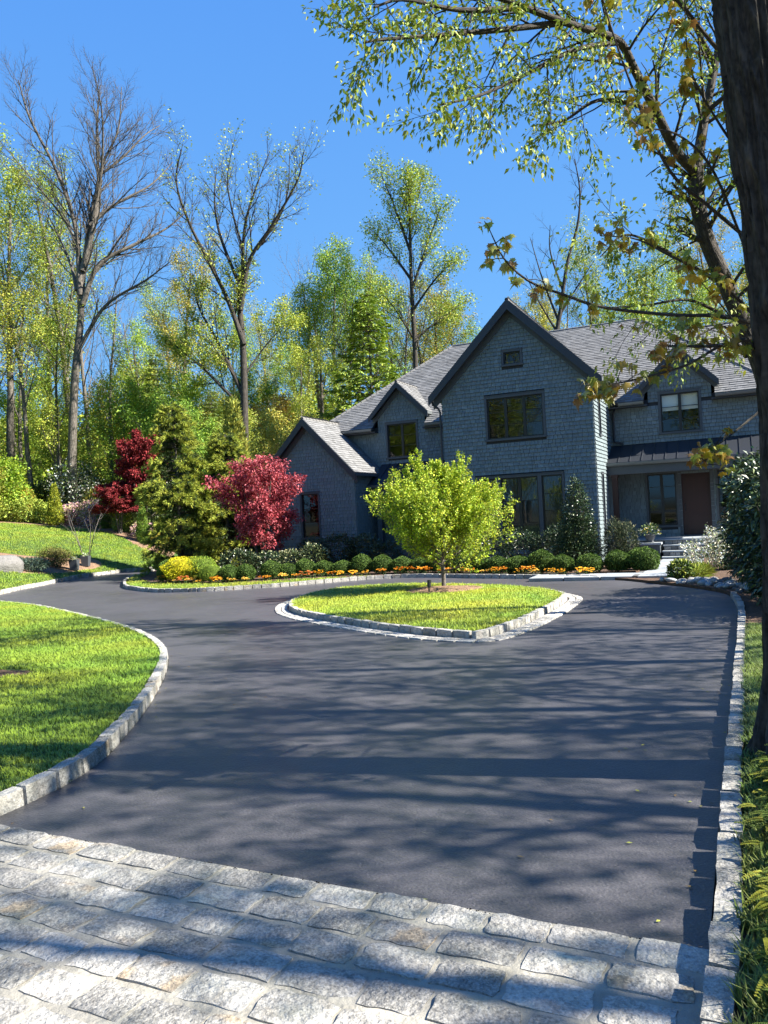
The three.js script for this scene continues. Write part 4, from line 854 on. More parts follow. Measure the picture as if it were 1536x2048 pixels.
// layered light-green conifer
function conifer(seed, h, rw, col, { whorls = 26, bare = 0.05, droop = -0.12, per = 1, len = 0.20, wid = 0.075, kids = 9 } = {}) {
  const r = rngOf(seed), g = new THREE.Group(), wood = new MB(), mb = new MB();
  wood.tube(curvePts([V(0, -0.4, 0), V(0.05, h * 0.5, 0), V(0, h * 0.98, 0)], 10), Array.from({ length: 11 }, (_, i) => 0.02 * h * 0.7 * (1.03 - i / 10)), 7);
  for (let k = 0; k < whorls; k++) {
    const t = bare + (1 - bare) * (k + r() * 0.5) / whorls, y = h * t, L = rw * Math.pow(1 - t, 0.8) * (0.75 + r() * 0.5) + 0.15;
    for (let j = 0; j < kids; j++) {
      const a = j / kids * 6.283 + k * 1.1 + r() * 0.5, ll = L * (0.7 + r() * 0.45), pts = []; const n = 5;
      for (let i = 0; i <= n; i++) { const q = i / n; pts.push(V(Math.cos(a) * ll * q, y + ll * (0.25 * q + droop * q * q * 2), Math.sin(a) * ll * q)); }
      wood.tube(pts, pts.map((_, i) => 0.012 * h * 0.12 * (1.1 - i / n) + 0.004), 3);
      const m = Math.max(3, Math.round(ll * 13 * per));
      for (let i = 0; i < m; i++) {
        const q = 0.12 + 0.88 * Math.sqrt(r()), f = Math.min(n - 0.01, q * n), b = Math.floor(f), p = pts[b].clone().lerp(pts[b + 1], f - b), s = r() > 0.5 ? 1 : -1, sp = a + s * (0.5 + r() * 0.5), ln = len * (0.7 + r() * 0.7);
        const off = ll * 0.22 * (1.1 - q) * r(); p.x += Math.cos(a + s * 1.4) * off; p.z += Math.sin(a + s * 1.4) * off;
        tint(mb, r, Array.isArray(col[0]) ? col[Math.floor(r() * col.length)] : col, 0.25, 0.12);
        mb.leaf(p.x, p.y + (r() - 0.5) * 0.1, p.z, Math.cos(sp) * 0.94, 0.1 - r() * 0.45, Math.sin(sp) * 0.94, (r() - 0.5) * 0.6, 1, (r() - 0.5) * 0.6, ln, wid * (0.7 + r() * 0.6), 0.15);
      }
    }
  }
  part(g, 'trunk', wood.geo(false), M.bark); part(g, 'crown', mb.geo(), M.leafMatte);
  return g;
}
const hemlock = conifer(401, 16, 4.4, [[0.27, 0.37, 0.05], [0.20, 0.30, 0.045], [0.33, 0.41, 0.055]], { whorls: 40, droop: -0.05, len: 0.36, wid: 0.13, per: 1.5, kids: 10 });
const spruce = conifer(402, 12, 3.0, [[0.17, 0.25, 0.06], [0.24, 0.30, 0.07]], { whorls: 34, droop: -0.1, len: 0.3, wid: 0.09, per: 1.3 });
function wood(proto, name, label, category, group, list) {
  list.forEach(([x, d, s, ry, sy], i) => {
    const pos = P(x, d, gy(x, d) - 0.1);
    if (!proto.parent) { proto.position.copy(pos); proto.rotation.y = ry; proto.scale.set(s, s * (sy ?? 1), s); top(proto, name, label, category, group); } else { const c = copyOf(proto, name, pos, ry, [s, s * (sy ?? 1), s], label); c.children.forEach((q) => { if (q.name === 'crown' && q.material === M.leaf) q.material = M.leafTints[(i * 3 + 1) % 5]; }); }
  });
}
wood(protoA, 'woodland_tree', 'tall trunk with fresh yellow-green leafage in the woods behind', 'tree', 'tall fresh-leaved trees of the woods', [[-27, 56, 1.0, 0.4], [-24.0, 60, 1.05, 2.2], [-31, 52, 0.95, 1.4], [-36, 64, 1.1, 3.1], [-16.5, 66, 0.85, 5], [-30, 72, 1.0, 4.2], [-21, 78, 0.85, 1.1], [-44, 80, 1.1, 0.2], [18, 62, 0.78, 2.7], [26, 58, 0.8, 1.9], [-12, 88, 0.8, 2.9]]);
wood(protoB, 'mixed_leaf_tree', 'medium tree with thin mixed green leafage among the woods', 'tree', 'thin-leaved medium trees of the woods', [[-4.5, 60, 0.8, 0.9], [-1.2, 66, 0.98, 2.4], [-3.2, 63, 0.9, 4.0], [1.4, 64, 0.85, 1.2], [5.6, 63, 0.8, 3.1], [-25.5, 50.5, 0.8, 1.2], [-13, 72, 0.75, 3.8], [6.5, 68, 0.78, 0.5], [23, 66, 0.9, 4.5], [14, 72, 0.82, 5.5], [-34, 60, 1.0, 2.2], [33, 64, 0.95, 0.3], [-8.0, 78, 0.7, 1.7]]);
wood(protoC, 'leaning_tree', 'slender low-branched tree with yellow-green leaves behind the garden', 'tree', 'low-branched slender trees of the woods', [[-6.0, 56, 0.72, 0.3], [-2.6, 57, 0.66, 1.9], [-17.4, 58, 0.8, 3.3], [-22.3, 54, 0.78, 5.2], [8.5, 60, 0.66, 2.2], [12.5, 56, 0.74, 4.2], [17.5, 54, 0.8, 0.8], [21.5, 50, 0.84, 3.0], [-11, 62, 0.62, 1.2], [-39, 56, 0.9, 0.8], [5.2, 74, 0.75, 2.6], [1.0, 78, 0.75, 5.0], [-27.5, 66, 0.9, 2.0]]);
wood(protoF, 'bare_woodland_tree', 'pale leafless woodland tree with upright twiggy crown', 'tree', 'leafless trees of the woods', [[-4.6, 64, 1.0, 0.4], [0.2, 66, 0.95, 2.0], [-2.4, 60, 0.85, 3.3], [4.2, 62, 0.9, 1.4], [1.6, 60, 0.85, 4.6], [-6.2, 66, 0.95, 5.2], [-24.8, 55, 0.95, 1.0], [-27, 58, 0.9, 5.5], [-19, 62, 0.8, 0.7], [-23.4, 62, 1.0, 2.8], [14.8, 62, 0.8, 3.0], [-20.4, 58, 0.85, 4.0], [-2.0, 64, 0.85, 5.0]]);
wood(protoD, 'blossom_shrub_tree', 'rounded low tree in pale yellow-green flower below the woods', 'tree', 'low yellow-flowering trees', [[-6.3, 50, 1.0, 0.5, 1.05], [-3.4, 48.5, 0.95, 2.5, 1.0], [-10.2, 55, 0.95, 4.4], [-12.8, 60, 0.95, 1.3, 1.0], [-8.2, 62, 1.1, 3.6], [-27.8, 47, 0.72, 2.2], [-14.5, 70, 1.2, 0.2]]);
wood(protoE, 'understorey_tree', 'bushy mid-green understorey tree at the edge of the woods', 'tree', 'bushy understorey trees', [[-23.5, 57.5, 0.9, 0.6], [-18.6, 56, 1.0, 2.6], [-15.6, 54, 1.05, 4.0], [-29.5, 55, 1.0, 1.5], [-26.2, 49, 0.68, 5.5], [-20.5, 63, 1.1, 3.0], [-33, 58, 1.1, 0.9], [-12.2, 52, 0.85, 2.0], [-38, 66, 1.2, 2.2], [-24, 68, 1.3, 4.4], [-16, 64, 1.2, 1.0], [-30, 63, 1.2, 5.1], [-12, 68, 1.1, 3.3], [-4, 68, 1.0, 0.4], [4, 62, 0.9, 2.0], [10, 66, 1.1, 4.1], [16.5, 60, 1.0, 5.2], [22, 56, 1.05, 1.6], [28, 52, 1.05, 3.2], [34, 56, 1.1, 0.1]]);
wood(hemlock, 'layered_evergreen', 'broad light green evergreen with feathery layers left of the roof', 'tree', null, [[-0.4, 47.5, 1.0, 0.3]]);
copyOf(hemlock, 'layered_evergreen', P(-35, 47, gy(-35, 47)), 2, 0.8, 'light green feathery evergreen at the edge of the hillside lawn');
wood(spruce, 'spruce', 'tall pointed grey-green spruce behind the dark red maple', 'tree', null, [[-16.0, 56.5, 1.05, 0.3]]);
copyOf(spruce, 'spruce', P(-12.6, 58.5, gy(-12.6, 58.5)), 2, [0.95, 0.82, 0.95], 'shorter spruce standing beside the tall pointed spruce');
// ivy-clad dark tree at the edge of the woods
{
  const r = rngOf(511), g = new THREE.Group(), wood_ = new MB(), mb = new MB(), h = 17;
  const pts = curvePts([V(0, -0.4, 0), V(0.2, 8, 0.2), V(-0.3, h, 0)], 12); wood_.tube(pts, pts.map((_, i) => 0.32 - i * 0.018), 8);
  for (let k = 0; k < 9000; k++) { const t = r(), a = r() * 6.28, rad = (0.5 + 0.9 * Math.sin(Math.min(1, t * 1.15) * Math.PI) * (0.6 + 0.5 * Math.sin(a * 3 + t * 20))) * Math.sqrt(0.4 + 0.6 * r()), y = t * h; tint(mb, r, [0.05, 0.095, 0.028], 0.45, 0.2); const o = V(Math.cos(a), 0.2 - r(), Math.sin(a)).normalize(); mb.leaf(Math.cos(a) * rad, y, Math.sin(a) * rad, o.x, o.y, o.z, Math.cos(a), 0.6, Math.sin(a), 0.24 * (0.7 + r() * 0.6), 0.2, 0.2); }
  part(g, 'trunk', wood_.geo(false), M.bark); part(g, 'crown', mb.geo(), M.leafGloss);
  g.position.copy(P(-25.4, 48, gy(-25.4, 48))); top(g, 'ivy_tree', 'dark tree trunk clad in dense ivy beside the lawn slope', 'tree');
}
// far wood that reads as one mass
{
  const geos = [0, 1, 2].map((k) => { const r = rngOf(600 + k), mb = new MB(); for (let i = 0; i < 420; i++) { const o = rnd3(r).multiplyScalar(2.6 * Math.cbrt(r())), d = rnd3(r), n = rnd3(r); tint(mb, r, YG[k], 0.3, 0.2); mb.leaf(o.x, o.y * 1.3, o.z, d.x, d.y, d.z, n.x, n.y + 0.5, n.z, 0.55, 0.4, 0.1); } return mb.geo(); });
  const r = rngOf(609), m = new THREE.InstancedMesh(mergeGeometries([geos[0]]), M.leaf, 520), mt = new THREE.Matrix4(), q = new THREE.Quaternion(), c = new THREE.Color();
  for (let i = 0; i < 520; i++) { const x = -95 + r() * 190, d = 88 + r() * 55, y = gy(x, d) + 0.5 + r() * (x < -14 ? 9 : 11); q.setFromEuler(new THREE.Euler(0, r() * 6.28, 0)); const s = 0.8 + r() * 0.9; mt.compose(P(x, d, y), q, V(s, s * 0.8, s)); m.setMatrixAt(i, mt); const k = 0.6 + r() * 0.5; m.setColorAt(i, c.setRGB(k * (0.8 + r() * 0.3), k, k)); }
  top(m, 'far_woodland', 'distant mass of spring foliage behind the trees', 'woodland', null, 'stuff');
}
// ---------------------------------------------------------------- clipped and loose shrubs
function ball(seed, rx, ry, col, { n = 3200, len = 0.045, wid = 0.03, mat = M.leafMatte, lump = 0.06, cut = -0.75, core = 0.86, dv = 0.3 } = {}) {
  const r = rngOf(seed), mb = new MB(), ph = [r() * 6, r() * 6, r() * 6];
  const bump = (d) => 1 + lump * (Math.sin(d.x * 5 + ph[0]) * Math.sin(d.y * 6 + ph[1]) + 0.6 * Math.sin(d.z * 9 + ph[2]));
  const c0 = Array.isArray(col[0]) ? col[0] : col;
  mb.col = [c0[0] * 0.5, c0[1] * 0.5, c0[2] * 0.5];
  const sg = new THREE.IcosahedronGeometry(1, 3), sp = sg.attributes.position;                      // twiggy inside
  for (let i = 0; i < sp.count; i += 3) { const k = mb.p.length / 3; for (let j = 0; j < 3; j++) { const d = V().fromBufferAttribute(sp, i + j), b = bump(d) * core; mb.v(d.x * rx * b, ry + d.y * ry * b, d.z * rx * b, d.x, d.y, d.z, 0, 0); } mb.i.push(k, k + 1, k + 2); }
  for (let i = 0; i < n; i++) {
    const d = rnd3(r); if (d.y < cut) continue; const b = bump(d) * (0.86 + 0.17 * Math.sqrt(r())), o = d.clone().addScaledVector(rnd3(r), 0.9).normalize(), nn = d.clone().addScaledVector(rnd3(r), 0.9);
    tint(mb, r, Array.isArray(col[0]) ? col[Math.floor(r() * col.length)] : col, dv, 0.12); mb.leaf(d.x * rx * b, ry + d.y * ry * b, d.z * rx * b, o.x, o.y, o.z, nn.x, nn.y, nn.z, len * (0.7 + r() * 0.6), wid * (0.7 + r() * 0.6), 0.1);
  }
  const g = new THREE.Group(), stem = new MB(); stem.tube([V(0, -0.1, 0), V(0, ry * 0.8, 0)], [0.03, 0.02], 5);
  part(g, 'foliage', mb.geo(), mat); part(g, 'stem', stem.geo(false), M.bark);
  return g;
}
const BOX = [[0.065, 0.12, 0.02], [0.10, 0.165, 0.026]], bedY = (d) => baseY(d) + 0.06;
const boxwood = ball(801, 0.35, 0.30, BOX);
{
  const spots = [[-5.63, 27.6, 0.98], [-5.04, 27.7, 0.98], [-4.17, 27.9, 1.05], [-3.59, 28.0, 0.98], [-2.98, 28.1, 0.96], [-2.28, 28.1, 1.06], [-1.61, 28.0, 0.98], [-0.89, 27.9, 0.98], [-0.15, 27.7, 1.0], [0.55, 27.5, 1.0], [1.2, 27.2, 0.96], [1.85, 26.8, 1.0], [2.45, 26.3, 0.98], [3.05, 25.8, 0.98], [3.62, 25.3, 0.98], [4.22, 24.8, 1.08], [4.85, 24.3, 1.04], [5.40, 23.8, 1.02], [6.1, 23.3, 1.05]];
  const rr = rngOf(88);
  spots.forEach(([x, d, s], i) => { const pos = P(x, d, bedY(d)); if (!i) { boxwood.position.copy(pos); boxwood.scale.setScalar(s); top(boxwood, 'boxwood', 'small clipped round boxwood in the row behind the orange flowers', 'shrub', 'row of clipped boxwoods'); } else copyOf(boxwood, 'boxwood', pos, rr() * 6, [s * (0.88 + rr() * 0.26), s * (0.84 + rr() * 0.34), s * (0.88 + rr() * 0.26)]); });
}
{
  const b = ball(811, 0.62, 0.46, [[0.17, 0.26, 0.03], [0.24, 0.32, 0.035]], { n: 5200 }); b.position.copy(P(-6.9, 28.6, bedY(28))); top(b, 'boxwood_mound', 'large bright green clipped mound beside the golden shrub', 'shrub');
  copyOf(b, 'boxwood_mound', P(-6.3, 27.7, bedY(28)), 1.4, [0.62, 0.72, 0.62], 'small bright green clipped ball in front of the large mound');
  const y = ball(812, 0.72, 0.50, [[0.66, 0.58, 0.02], [0.58, 0.55, 0.02]], { n: 5200, lump: 0.1 }); y.position.copy(P(-7.45, 28.6, bedY(28) + 0.06)); y.scale.set(1.12, 0.86, 0.95); top(y, 'golden_shrub', 'vivid golden yellow mounded shrub at the tip of the bed', 'shrub');
  copyOf(boxwood, 'boxwood', P(-8.15, 29.0, bedY(28)), 2.0, [1.2, 1.35, 1.2], 'clipped green ball at the very tip of the bed beyond the golden shrub').userData.group = undefined;
  const labels = ['clipped green ball nearest the flagstone walk', 'clipped green ball between the walk ball and the yew', 'clipped green ball next to the bed flowers by the walk'];
  [[7.58, 22.75, 1.14], [7.75, 23.8, 1.06], [6.91, 23.2, 1.04]].forEach(([x, d, s], i) => { const c = copyOf(boxwood, 'boxwood', P(x, d, bedY(d)), i * 2, s, labels[i]); delete c.userData.group; });
}
scene.children.forEach((o) => { if (o.userData.group === undefined) delete o.userData.group; });
// broad-leaved evergreen masses
function leafy(seed, blobs, col, { n = 3000, len = 0.11, wid = 0.04, mat = M.leafGloss, up = 0.3, dv = 0.35, tips = null, fill = 0.55, stems = true } = {}) {
  const r = rngOf(seed), mb = new MB(), g = new THREE.Group(), sm = new MB(), tot = blobs.reduce((s, b) => s + b[3] * b[4] * b[5], 0);
  for (const [bx, by, bz, rx, ry, rz] of blobs) {
    const m = Math.round(n * rx * ry * rz / tot) + 60;
    for (let i = 0; i < m; i++) {
      const d = rnd3(r), q = Math.pow(lerp(fill, 1, r()), 0.7) * (0.9 + 0.2 * r()), px = bx + d.x * rx * q, py = by + d.y * ry * q, pz = bz + d.z * rz * q; if (py < 0.02) continue;
      const o = d.clone().addScaledVector(rnd3(r), 0.9); o.y += up; o.normalize(); const nn = rnd3(r).multiplyScalar(0.8); nn.y += 0.9;
      const tip = tips && q > 0.93 && d.y > -0.2 && r() < 0.5; tint(mb, r, tip ? tips : Array.isArray(col[0]) ? col[Math.floor(r() * col.length)] : col, dv, 0.15);
      mb.leaf(px, py, pz, o.x, o.y, o.z, nn.x, nn.y, nn.z, len * (0.65 + r() * 0.7), wid * (0.7 + r() * 0.6), 0.2);
    }
    if (stems) for (let i = 0; i < 7; i++) { const d = rnd3(r), e = V(bx + d.x * rx * 0.8, Math.max(0.1, by + d.y * ry * 0.8), bz + d.z * rz * 0.8), b0 = V(bx * 0.6 + (r() - 0.5) * 0.15, -0.1, bz * 0.6 + (r() - 0.5) * 0.15); sm.tube(curvePts([b0, b0.clone().lerp(e, 0.5).add(V((r() - 0.5) * 0.2, 0.05, (r() - 0.5) * 0.2)), e], 5), [0.022, 0.018, 0.015, 0.012, 0.009, 0.006], 4); }
  }
  part(g, 'foliage', mb.geo(), mat); if (stems) part(g, 'stem', sm.geo(false), M.bark);
  return g;
}
const DK = [[0.03, 0.055, 0.022], [0.045, 0.075, 0.028]], HL = [[0.035, 0.065, 0.025], [0.05, 0.085, 0.03]];
{ // upright holly at the corner of the main gable
  const g = leafy(821, [[0, 0.55, 0, 0.85, 0.75, 0.7], [0, 1.2, 0, 0.68, 0.7, 0.6], [0.02, 1.85, 0, 0.5, 0.65, 0.45], [0.02, 2.45, 0, 0.34, 0.5, 0.32], [0.0, 2.8, 0, 0.18, 0.28, 0.18]], HL, { n: 12000, len: 0.075, wid: 0.045, fill: 0.3, tips: [0.12, 0.15, 0.06] });
  g.position.copy(P(6.3, 25.4, bedY(25))); top(g, 'holly', 'tall tapering dark holly at the corner of the main gable', 'shrub');
}
{
  const y = leafy(822, [[-0.15, 0.75, 0, 0.35, 0.85, 0.4], [0.22, 0.7, 0.05, 0.35, 0.8, 0.4], [0, 0.3, 0.1, 0.5, 0.4, 0.45]], [[0.05, 0.07, 0.035]], { n: 6500, len: 0.10, wid: 0.022, up: 1.3, tips: [0.22, 0.22, 0.12], mat: M.leafMatte }); y.position.copy(P(7.58, 25.1, bedY(25))); top(y, 'yew', 'upright vase-shaped yew with pale tips in front of the porch post', 'shrub');
  const a = leafy(823, [[-0.9, 0.5, 0, 0.75, 0.6, 0.6], [0.1, 0.6, 0.1, 0.8, 0.75, 0.6], [1.0, 0.55, -0.1, 0.75, 0.75, 0.6], [1.3, 0.9, -0.3, 0.5, 0.6, 0.4]], DK, { n: 9000, len: 0.08, wid: 0.035 }); a.position.copy(P(4.6, 26.7, bedY(26))); a.rotation.y = -0.43; top(a, 'dark_evergreen_mass', 'dark evergreen shrubs under the three big ground floor windows', 'shrub');
  const b = leafy(824, [[-1.1, 0.6, 0, 0.8, 0.72, 0.6], [0.1, 0.7, 0.1, 0.9, 0.75, 0.65], [1.2, 0.65, 0, 0.8, 0.75, 0.6], [2.1, 0.5, 0.1, 0.7, 0.6, 0.6]], [[0.04, 0.055, 0.025], [0.06, 0.075, 0.03]], { n: 10000, len: 0.12, wid: 0.042 }); b.position.copy(P(-1.9, 30.4, bedY(26))); b.rotation.y = -0.43; top(b, 'rhododendron', 'dark rhododendron bank below the wing gable wall', 'shrub');
  const c = leafy(825, [[-0.4, 0.45, 0, 0.6, 0.5, 0.5], [0.5, 0.6, 0, 0.55, 0.55, 0.45]], [[0.10, 0.13, 0.05]], { n: 4200, len: 0.11, wid: 0.035, tips: [0.42, 0.42, 0.22] }); c.position.copy(P(-3.3, 29.7, bedY(26))); top(c, 'pale_tipped_shrub', 'shrub with pale cream shoots under the crimson maple', 'shrub');
  const d2 = leafy(826, [[0, 0.5, 0, 0.8, 0.6, 0.6], [1.1, 0.45, 0, 0.7, 0.5, 0.5]], DK, { n: 4500, len: 0.1, wid: 0.04, tips: [0.3, 0.32, 0.16] }); d2.position.copy(P(-5.6, 29.4, bedY(26))); top(d2, 'low_evergreen', 'low dark evergreen with light new tips below the crimson maple', 'shrub');
  const e2 = leafy(827, [[0, 0.5, 0, 0.8, 0.6, 0.6], [1.2, 0.6, 0, 0.8, 0.7, 0.6]], DK, { n: 6000, len: 0.09, wid: 0.035 }); e2.position.copy(P(1.7, 28.6, bedY(26))); e2.rotation.y = -0.43; top(e2, 'porch_evergreen', 'dark evergreen in front of the recessed left porch', 'shrub');
}
// flowers along the bed edge
{
  const r = rngOf(901), kinds = [[0.75, 0.30, 0.02], [0.80, 0.45, 0.03], [0.62, 0.20, 0.05], [0.82, 0.55, 0.10]].map((pc, k) => {
    const q = rngOf(910 + k), mb = new MB(), fl = new MB(), g = new THREE.Group();
    for (let i = 0; i < 90; i++) { const a = q() * 6.28, rad = 0.17 * Math.sqrt(q()); tint(mb, q, [0.05, 0.085, 0.025], 0.3); mb.leaf(Math.cos(a) * rad, 0.02 + q() * 0.12, Math.sin(a) * rad, Math.cos(a) * 0.6, 0.6, Math.sin(a) * 0.6, Math.cos(a), 1, Math.sin(a), 0.07, 0.04, 0.2); }
    for (let i = 0; i < 17; i++) { const a = q() * 6.28, rad = 0.19 * Math.sqrt(q()), y = 0.12 + q() * 0.12, cx = Math.cos(a) * rad, cz = Math.sin(a) * rad; for (let p = 0; p < 5; p++) { const b = p / 5 * 6.28; tint(fl, q, pc, 0.25, 0.2); fl.leaf(cx, y, cz, Math.cos(b) * 0.8, 0.35 + q() * 0.3, Math.sin(b) * 0.8, 0, 1, 0.4, 0.055, 0.05, 0); } }
    part(g, 'leaves', mb.geo(), M.leafMatte); part(g, 'petals', fl.geo(), M.leafMatte).userData.kind = 'stuff'; return g;
  });
  const lab = ['bushy pansy clump with deep orange petals in the flower edging', 'bushy pansy clump with amber petals in the flower edging', 'bushy pansy clump with rusty red petals in the flower edging', 'bushy pansy clump with yellow petals in the flower edging'];
  const c = new THREE.CatmullRomCurve3([[-8.6, 29.0], [-7.7, 28.05], [-6.4, 27.25], [-4.6, 27.0], [-3.0, 27.05], [-1.4, 27.0], [-0.2, 26.85], [0.9, 26.6], [2.0, 25.9], [2.95, 25.05], [3.95, 24.05], [5.0, 22.95], [5.75, 22.1]].map(([x, d]) => V(x, 0, d))), n = 40;
  for (let i = 0; i < n; i++) {
    const p = c.getPointAt(clamp((i + (r() - 0.5) * 0.6) / (n - 1), 0, 1)), k = r() < 0.4 ? 0 : r() < 0.5 ? 1 : r() < 0.5 ? 2 : 3, kk = i > 36 ? 1 : i < 14 && r() < 0.5 ? 3 : k, pos = P(p.x + (r() - 0.5) * 0.15, p.z + (r() - 0.5) * 0.25, bedY(p.z)), s = 0.75 + r() * 0.5, o = kinds[kk];
    if (!o.parent) { o.position.copy(pos); o.scale.setScalar(s); top(o, 'pansy_clump', lab[kk], 'flowers', 'flower clumps edging the bed'); } else copyOf(o, 'pansy_clump', pos, r() * 6, s);
  }
}
// ---------------------------------------------------------------- garden trees
function mapleTree(seed, h, wr, col, { per = 7, trunkR = 0.06, bark = M.bark, len = 0.10, wid = 0.065, clear = 0.16, mat = M.leafMatte, flat = 0.35 } = {}) {
  const r = rngOf(seed), S = { r, wood: new MB(), ends: [], leafLevel: 2, minR: 0.005, lv: [
    { kids: 9, t0: 0.25, ang: 0.95, abs: wr * 0.98, fall: 0.35, rr: 0.55, flat: 0.9 },
    { seg: 6, wob: 0.25, up: 0.09, kids: 8, t0: 0.15, ang: 0.7, ratio: 0.52, rr: 0.5, sides: 5, taper: 0.3, flat: 0.5 },
    { seg: 4, wob: 0.3, up: 0.0, kids: 5, t0: 0.1, ang: 0.65, ratio: 0.5, rr: 0.5, sides: 3, taper: 0.4, flat: flat },
    { seg: 3, wob: 0.35, up: -0.03, kids: 0, t0: 0, ang: 0.5, ratio: 0.4, sides: 3, taper: 0.5 }] }, g = new THREE.Group();
  for (let s = 0; s < 3; s++) {
    const a = s * 2.1 + r(), pts = curvePts([V(Math.cos(a) * 0.08, -0.1, Math.sin(a) * 0.08), V(Math.cos(a) * wr * 0.16, h * 0.35, Math.sin(a) * wr * 0.16), V(Math.cos(a) * wr * 0.34, h * 0.8, Math.sin(a) * wr * 0.34)], 10), R = pts.map((_, i) => trunkR * (1 - i / 13)); S.wood.tube(pts, R, 7, 1); spawn(S, pts, R, h, 0);
  }
  part(g, 'trunk', S.wood.geo(false), bark); const mb = new MB();
  S.ends = S.ends.filter(([p]) => p.y > h * clear && p.y < h * 0.995);
  leaves(mb, S, r, { per, spread: 0.16, len, wid, col, dv: 0.3, dh: 0.1, hang: 0.25 }); part(g, 'crown', mb.geo(), mat);
  return g;
}
{
  const m = mapleTree(951, 4.55, 2.0, [[0.43, 0.07, 0.09], [0.30, 0.035, 0.05], [0.54, 0.13, 0.15]], { per: 5, mat: M.leaf, flat: 0.22 }); m.position.copy(P(-4.9, 30.7, bedY(26))); top(m, 'crimson_maple', 'bright crimson Japanese maple spreading in front of the wing gable', 'tree');
  const d = mapleTree(952, 6.0, 1.9, [[0.20, 0.02, 0.025], [0.27, 0.035, 0.036]], { per: 6, trunkR: 0.06, clear: 0.42, len: 0.13, wid: 0.08, flat: 0.2 }); const yy = gy(-14.9, 48); d.position.copy(P(-14.9, 48, yy)); d.scale.set(1.12, 1.12, 1.12); top(d, 'dark_red_maple', 'dark red maple with raised layered crown above the lawn slope', 'tree');
  copyOf(d, 'dark_red_maple', P(-16.2, 47.5, gy(-16.2, 47.5)), 2.2, [0.95, 0.56, 0.95], 'low dark red maple crouching beside the taller dark red one');
}
// island tree: upright twigs packed with lime leaves
{
  const r = rngOf(967), S = { r, wood: new MB(), ends: [], leafLevel: 1, minR: 0.004, lv: [
    { kids: 54, t0: 0.0, ang: 1.2, abs: 2.05, fall: 0.62, rr: 0.4 }, { seg: 8, wob: 0.12, up: 0.07, kids: 14, t0: 0.15, ang: 0.55, ratio: 0.42, rr: 0.5, sides: 5, taper: 0.3, fall: 0.2 }, { seg: 5, wob: 0.10, up: 0.12, kids: 3, t0: 0.2, ang: 0.42, ratio: 0.55, rr: 0.6, sides: 3, taper: 0.4 }, { seg: 4, wob: 0.2, up: 0.08, kids: 0, t0: 0, ang: 0.5, ratio: 0.4, sides: 3, taper: 0.5 }] }, g = new THREE.Group();
  const stem = curvePts([V(0, -0.1, 0), V(0.01, 0.4, 0), V(-0.01, 0.85, 0.01)], 8); S.wood.tube(stem, stem.map((_, i) => 0.066 - i * 0.0015), 9, 1);
  const lead = curvePts([V(-0.01, 0.46, 0.01), V(0.03, 1.1, 0), V(-0.02, 1.8, 0.02), V(0.0, 2.55, 0)], 14), R = lead.map((_, i) => 0.055 - i * 0.0033); S.wood.tube(lead, R, 7, 1); spawn(S, lead, R, 2.1, 0);
  part(g, 'trunk', S.wood.geo(false), M.barkPale); const mb = new MB();
  leaves(mb, S, r, { per: 5, spread: 0.06, len: 0.068, wid: 0.045, col: [[0.46, 0.55, 0.035], [0.38, 0.50, 0.04], [0.54, 0.58, 0.05], [0.30, 0.42, 0.04]], dv: 0.35, dh: 0.14, hang: -0.2 }); part(g, 'crown', mb.geo(), M.leaf);
  g.position.copy(P(1.40, 19.45, baseY(19.45) + 0.12)); g.scale.set(0.86, 0.95, 0.86); top(g, 'island_tree', 'small lime green tree with upright twigs on the driveway island', 'tree');
  // mulch ring
  const ring = new MB(), q = rngOf(963), rad = (a) => 1.0 + 0.1 * Math.sin(a * 3 + 1) + 0.05 * Math.sin(a * 7);
  const N = 40, rows = 7; for (let j = 0; j <= rows; j++) for (let i = 0; i <= N; i++) { const a = i / N * 6.2832, k = j / rows, rr = rad(a) * k * (1 + (j === rows ? (q() - 0.5) * 0.05 : 0)), x = 1.38 + Math.cos(a) * rr * 1.05, d = 19.2 + Math.sin(a) * rr * 1.15; ring.v(x, baseY(d) + 0.105 + 0.09 * (1 - k * k) + (j && j < rows ? (q() - 0.5) * 0.02 : 0), -d, 0, 1, 0, x, d); }
  for (let j = 0; j < rows; j++) for (let i = 0; i < N; i++) { const a = j * (N + 1) + i; ring.i.push(a, a + N + 1, a + N + 2, a, a + N + 2, a + 1); }
  const rg = ring.geo(false); rg.computeVertexNormals(); top(new THREE.Mesh(rg, M.mulchTan), 'mulch_ring', 'tan mulch mound around the island tree', 'mulch', null, 'structure');
  const lamp = new THREE.Group(); { const b = new MB(); b.tube([V(0, -0.05, 0), V(0, 0.16, 0)], [0.018, 0.018], 8); part(lamp, 'stake', b.geo(false), M.pipe); const h = new MB(); h.tube([V(0, 0.13, 0), V(0.0, 0.145, 0), V(0.015, 0.30, 0.0), V(0.015, 0.315, 0)], [0.015, 0.042, 0.05, 0.046], 12); h.tube([V(0.015, 0.312, 0), V(0.015, 0.313, 0)], [0.046, 0.001], 12); part(lamp, 'lamp_head', h.geo(false), M.pipe); }
  lamp.position.copy(P(0.97, 18.35, baseY(18.35) + 0.11)); top(lamp, 'garden_spotlight', 'short black garden spotlight beside the island tree mulch', 'lamp');
}
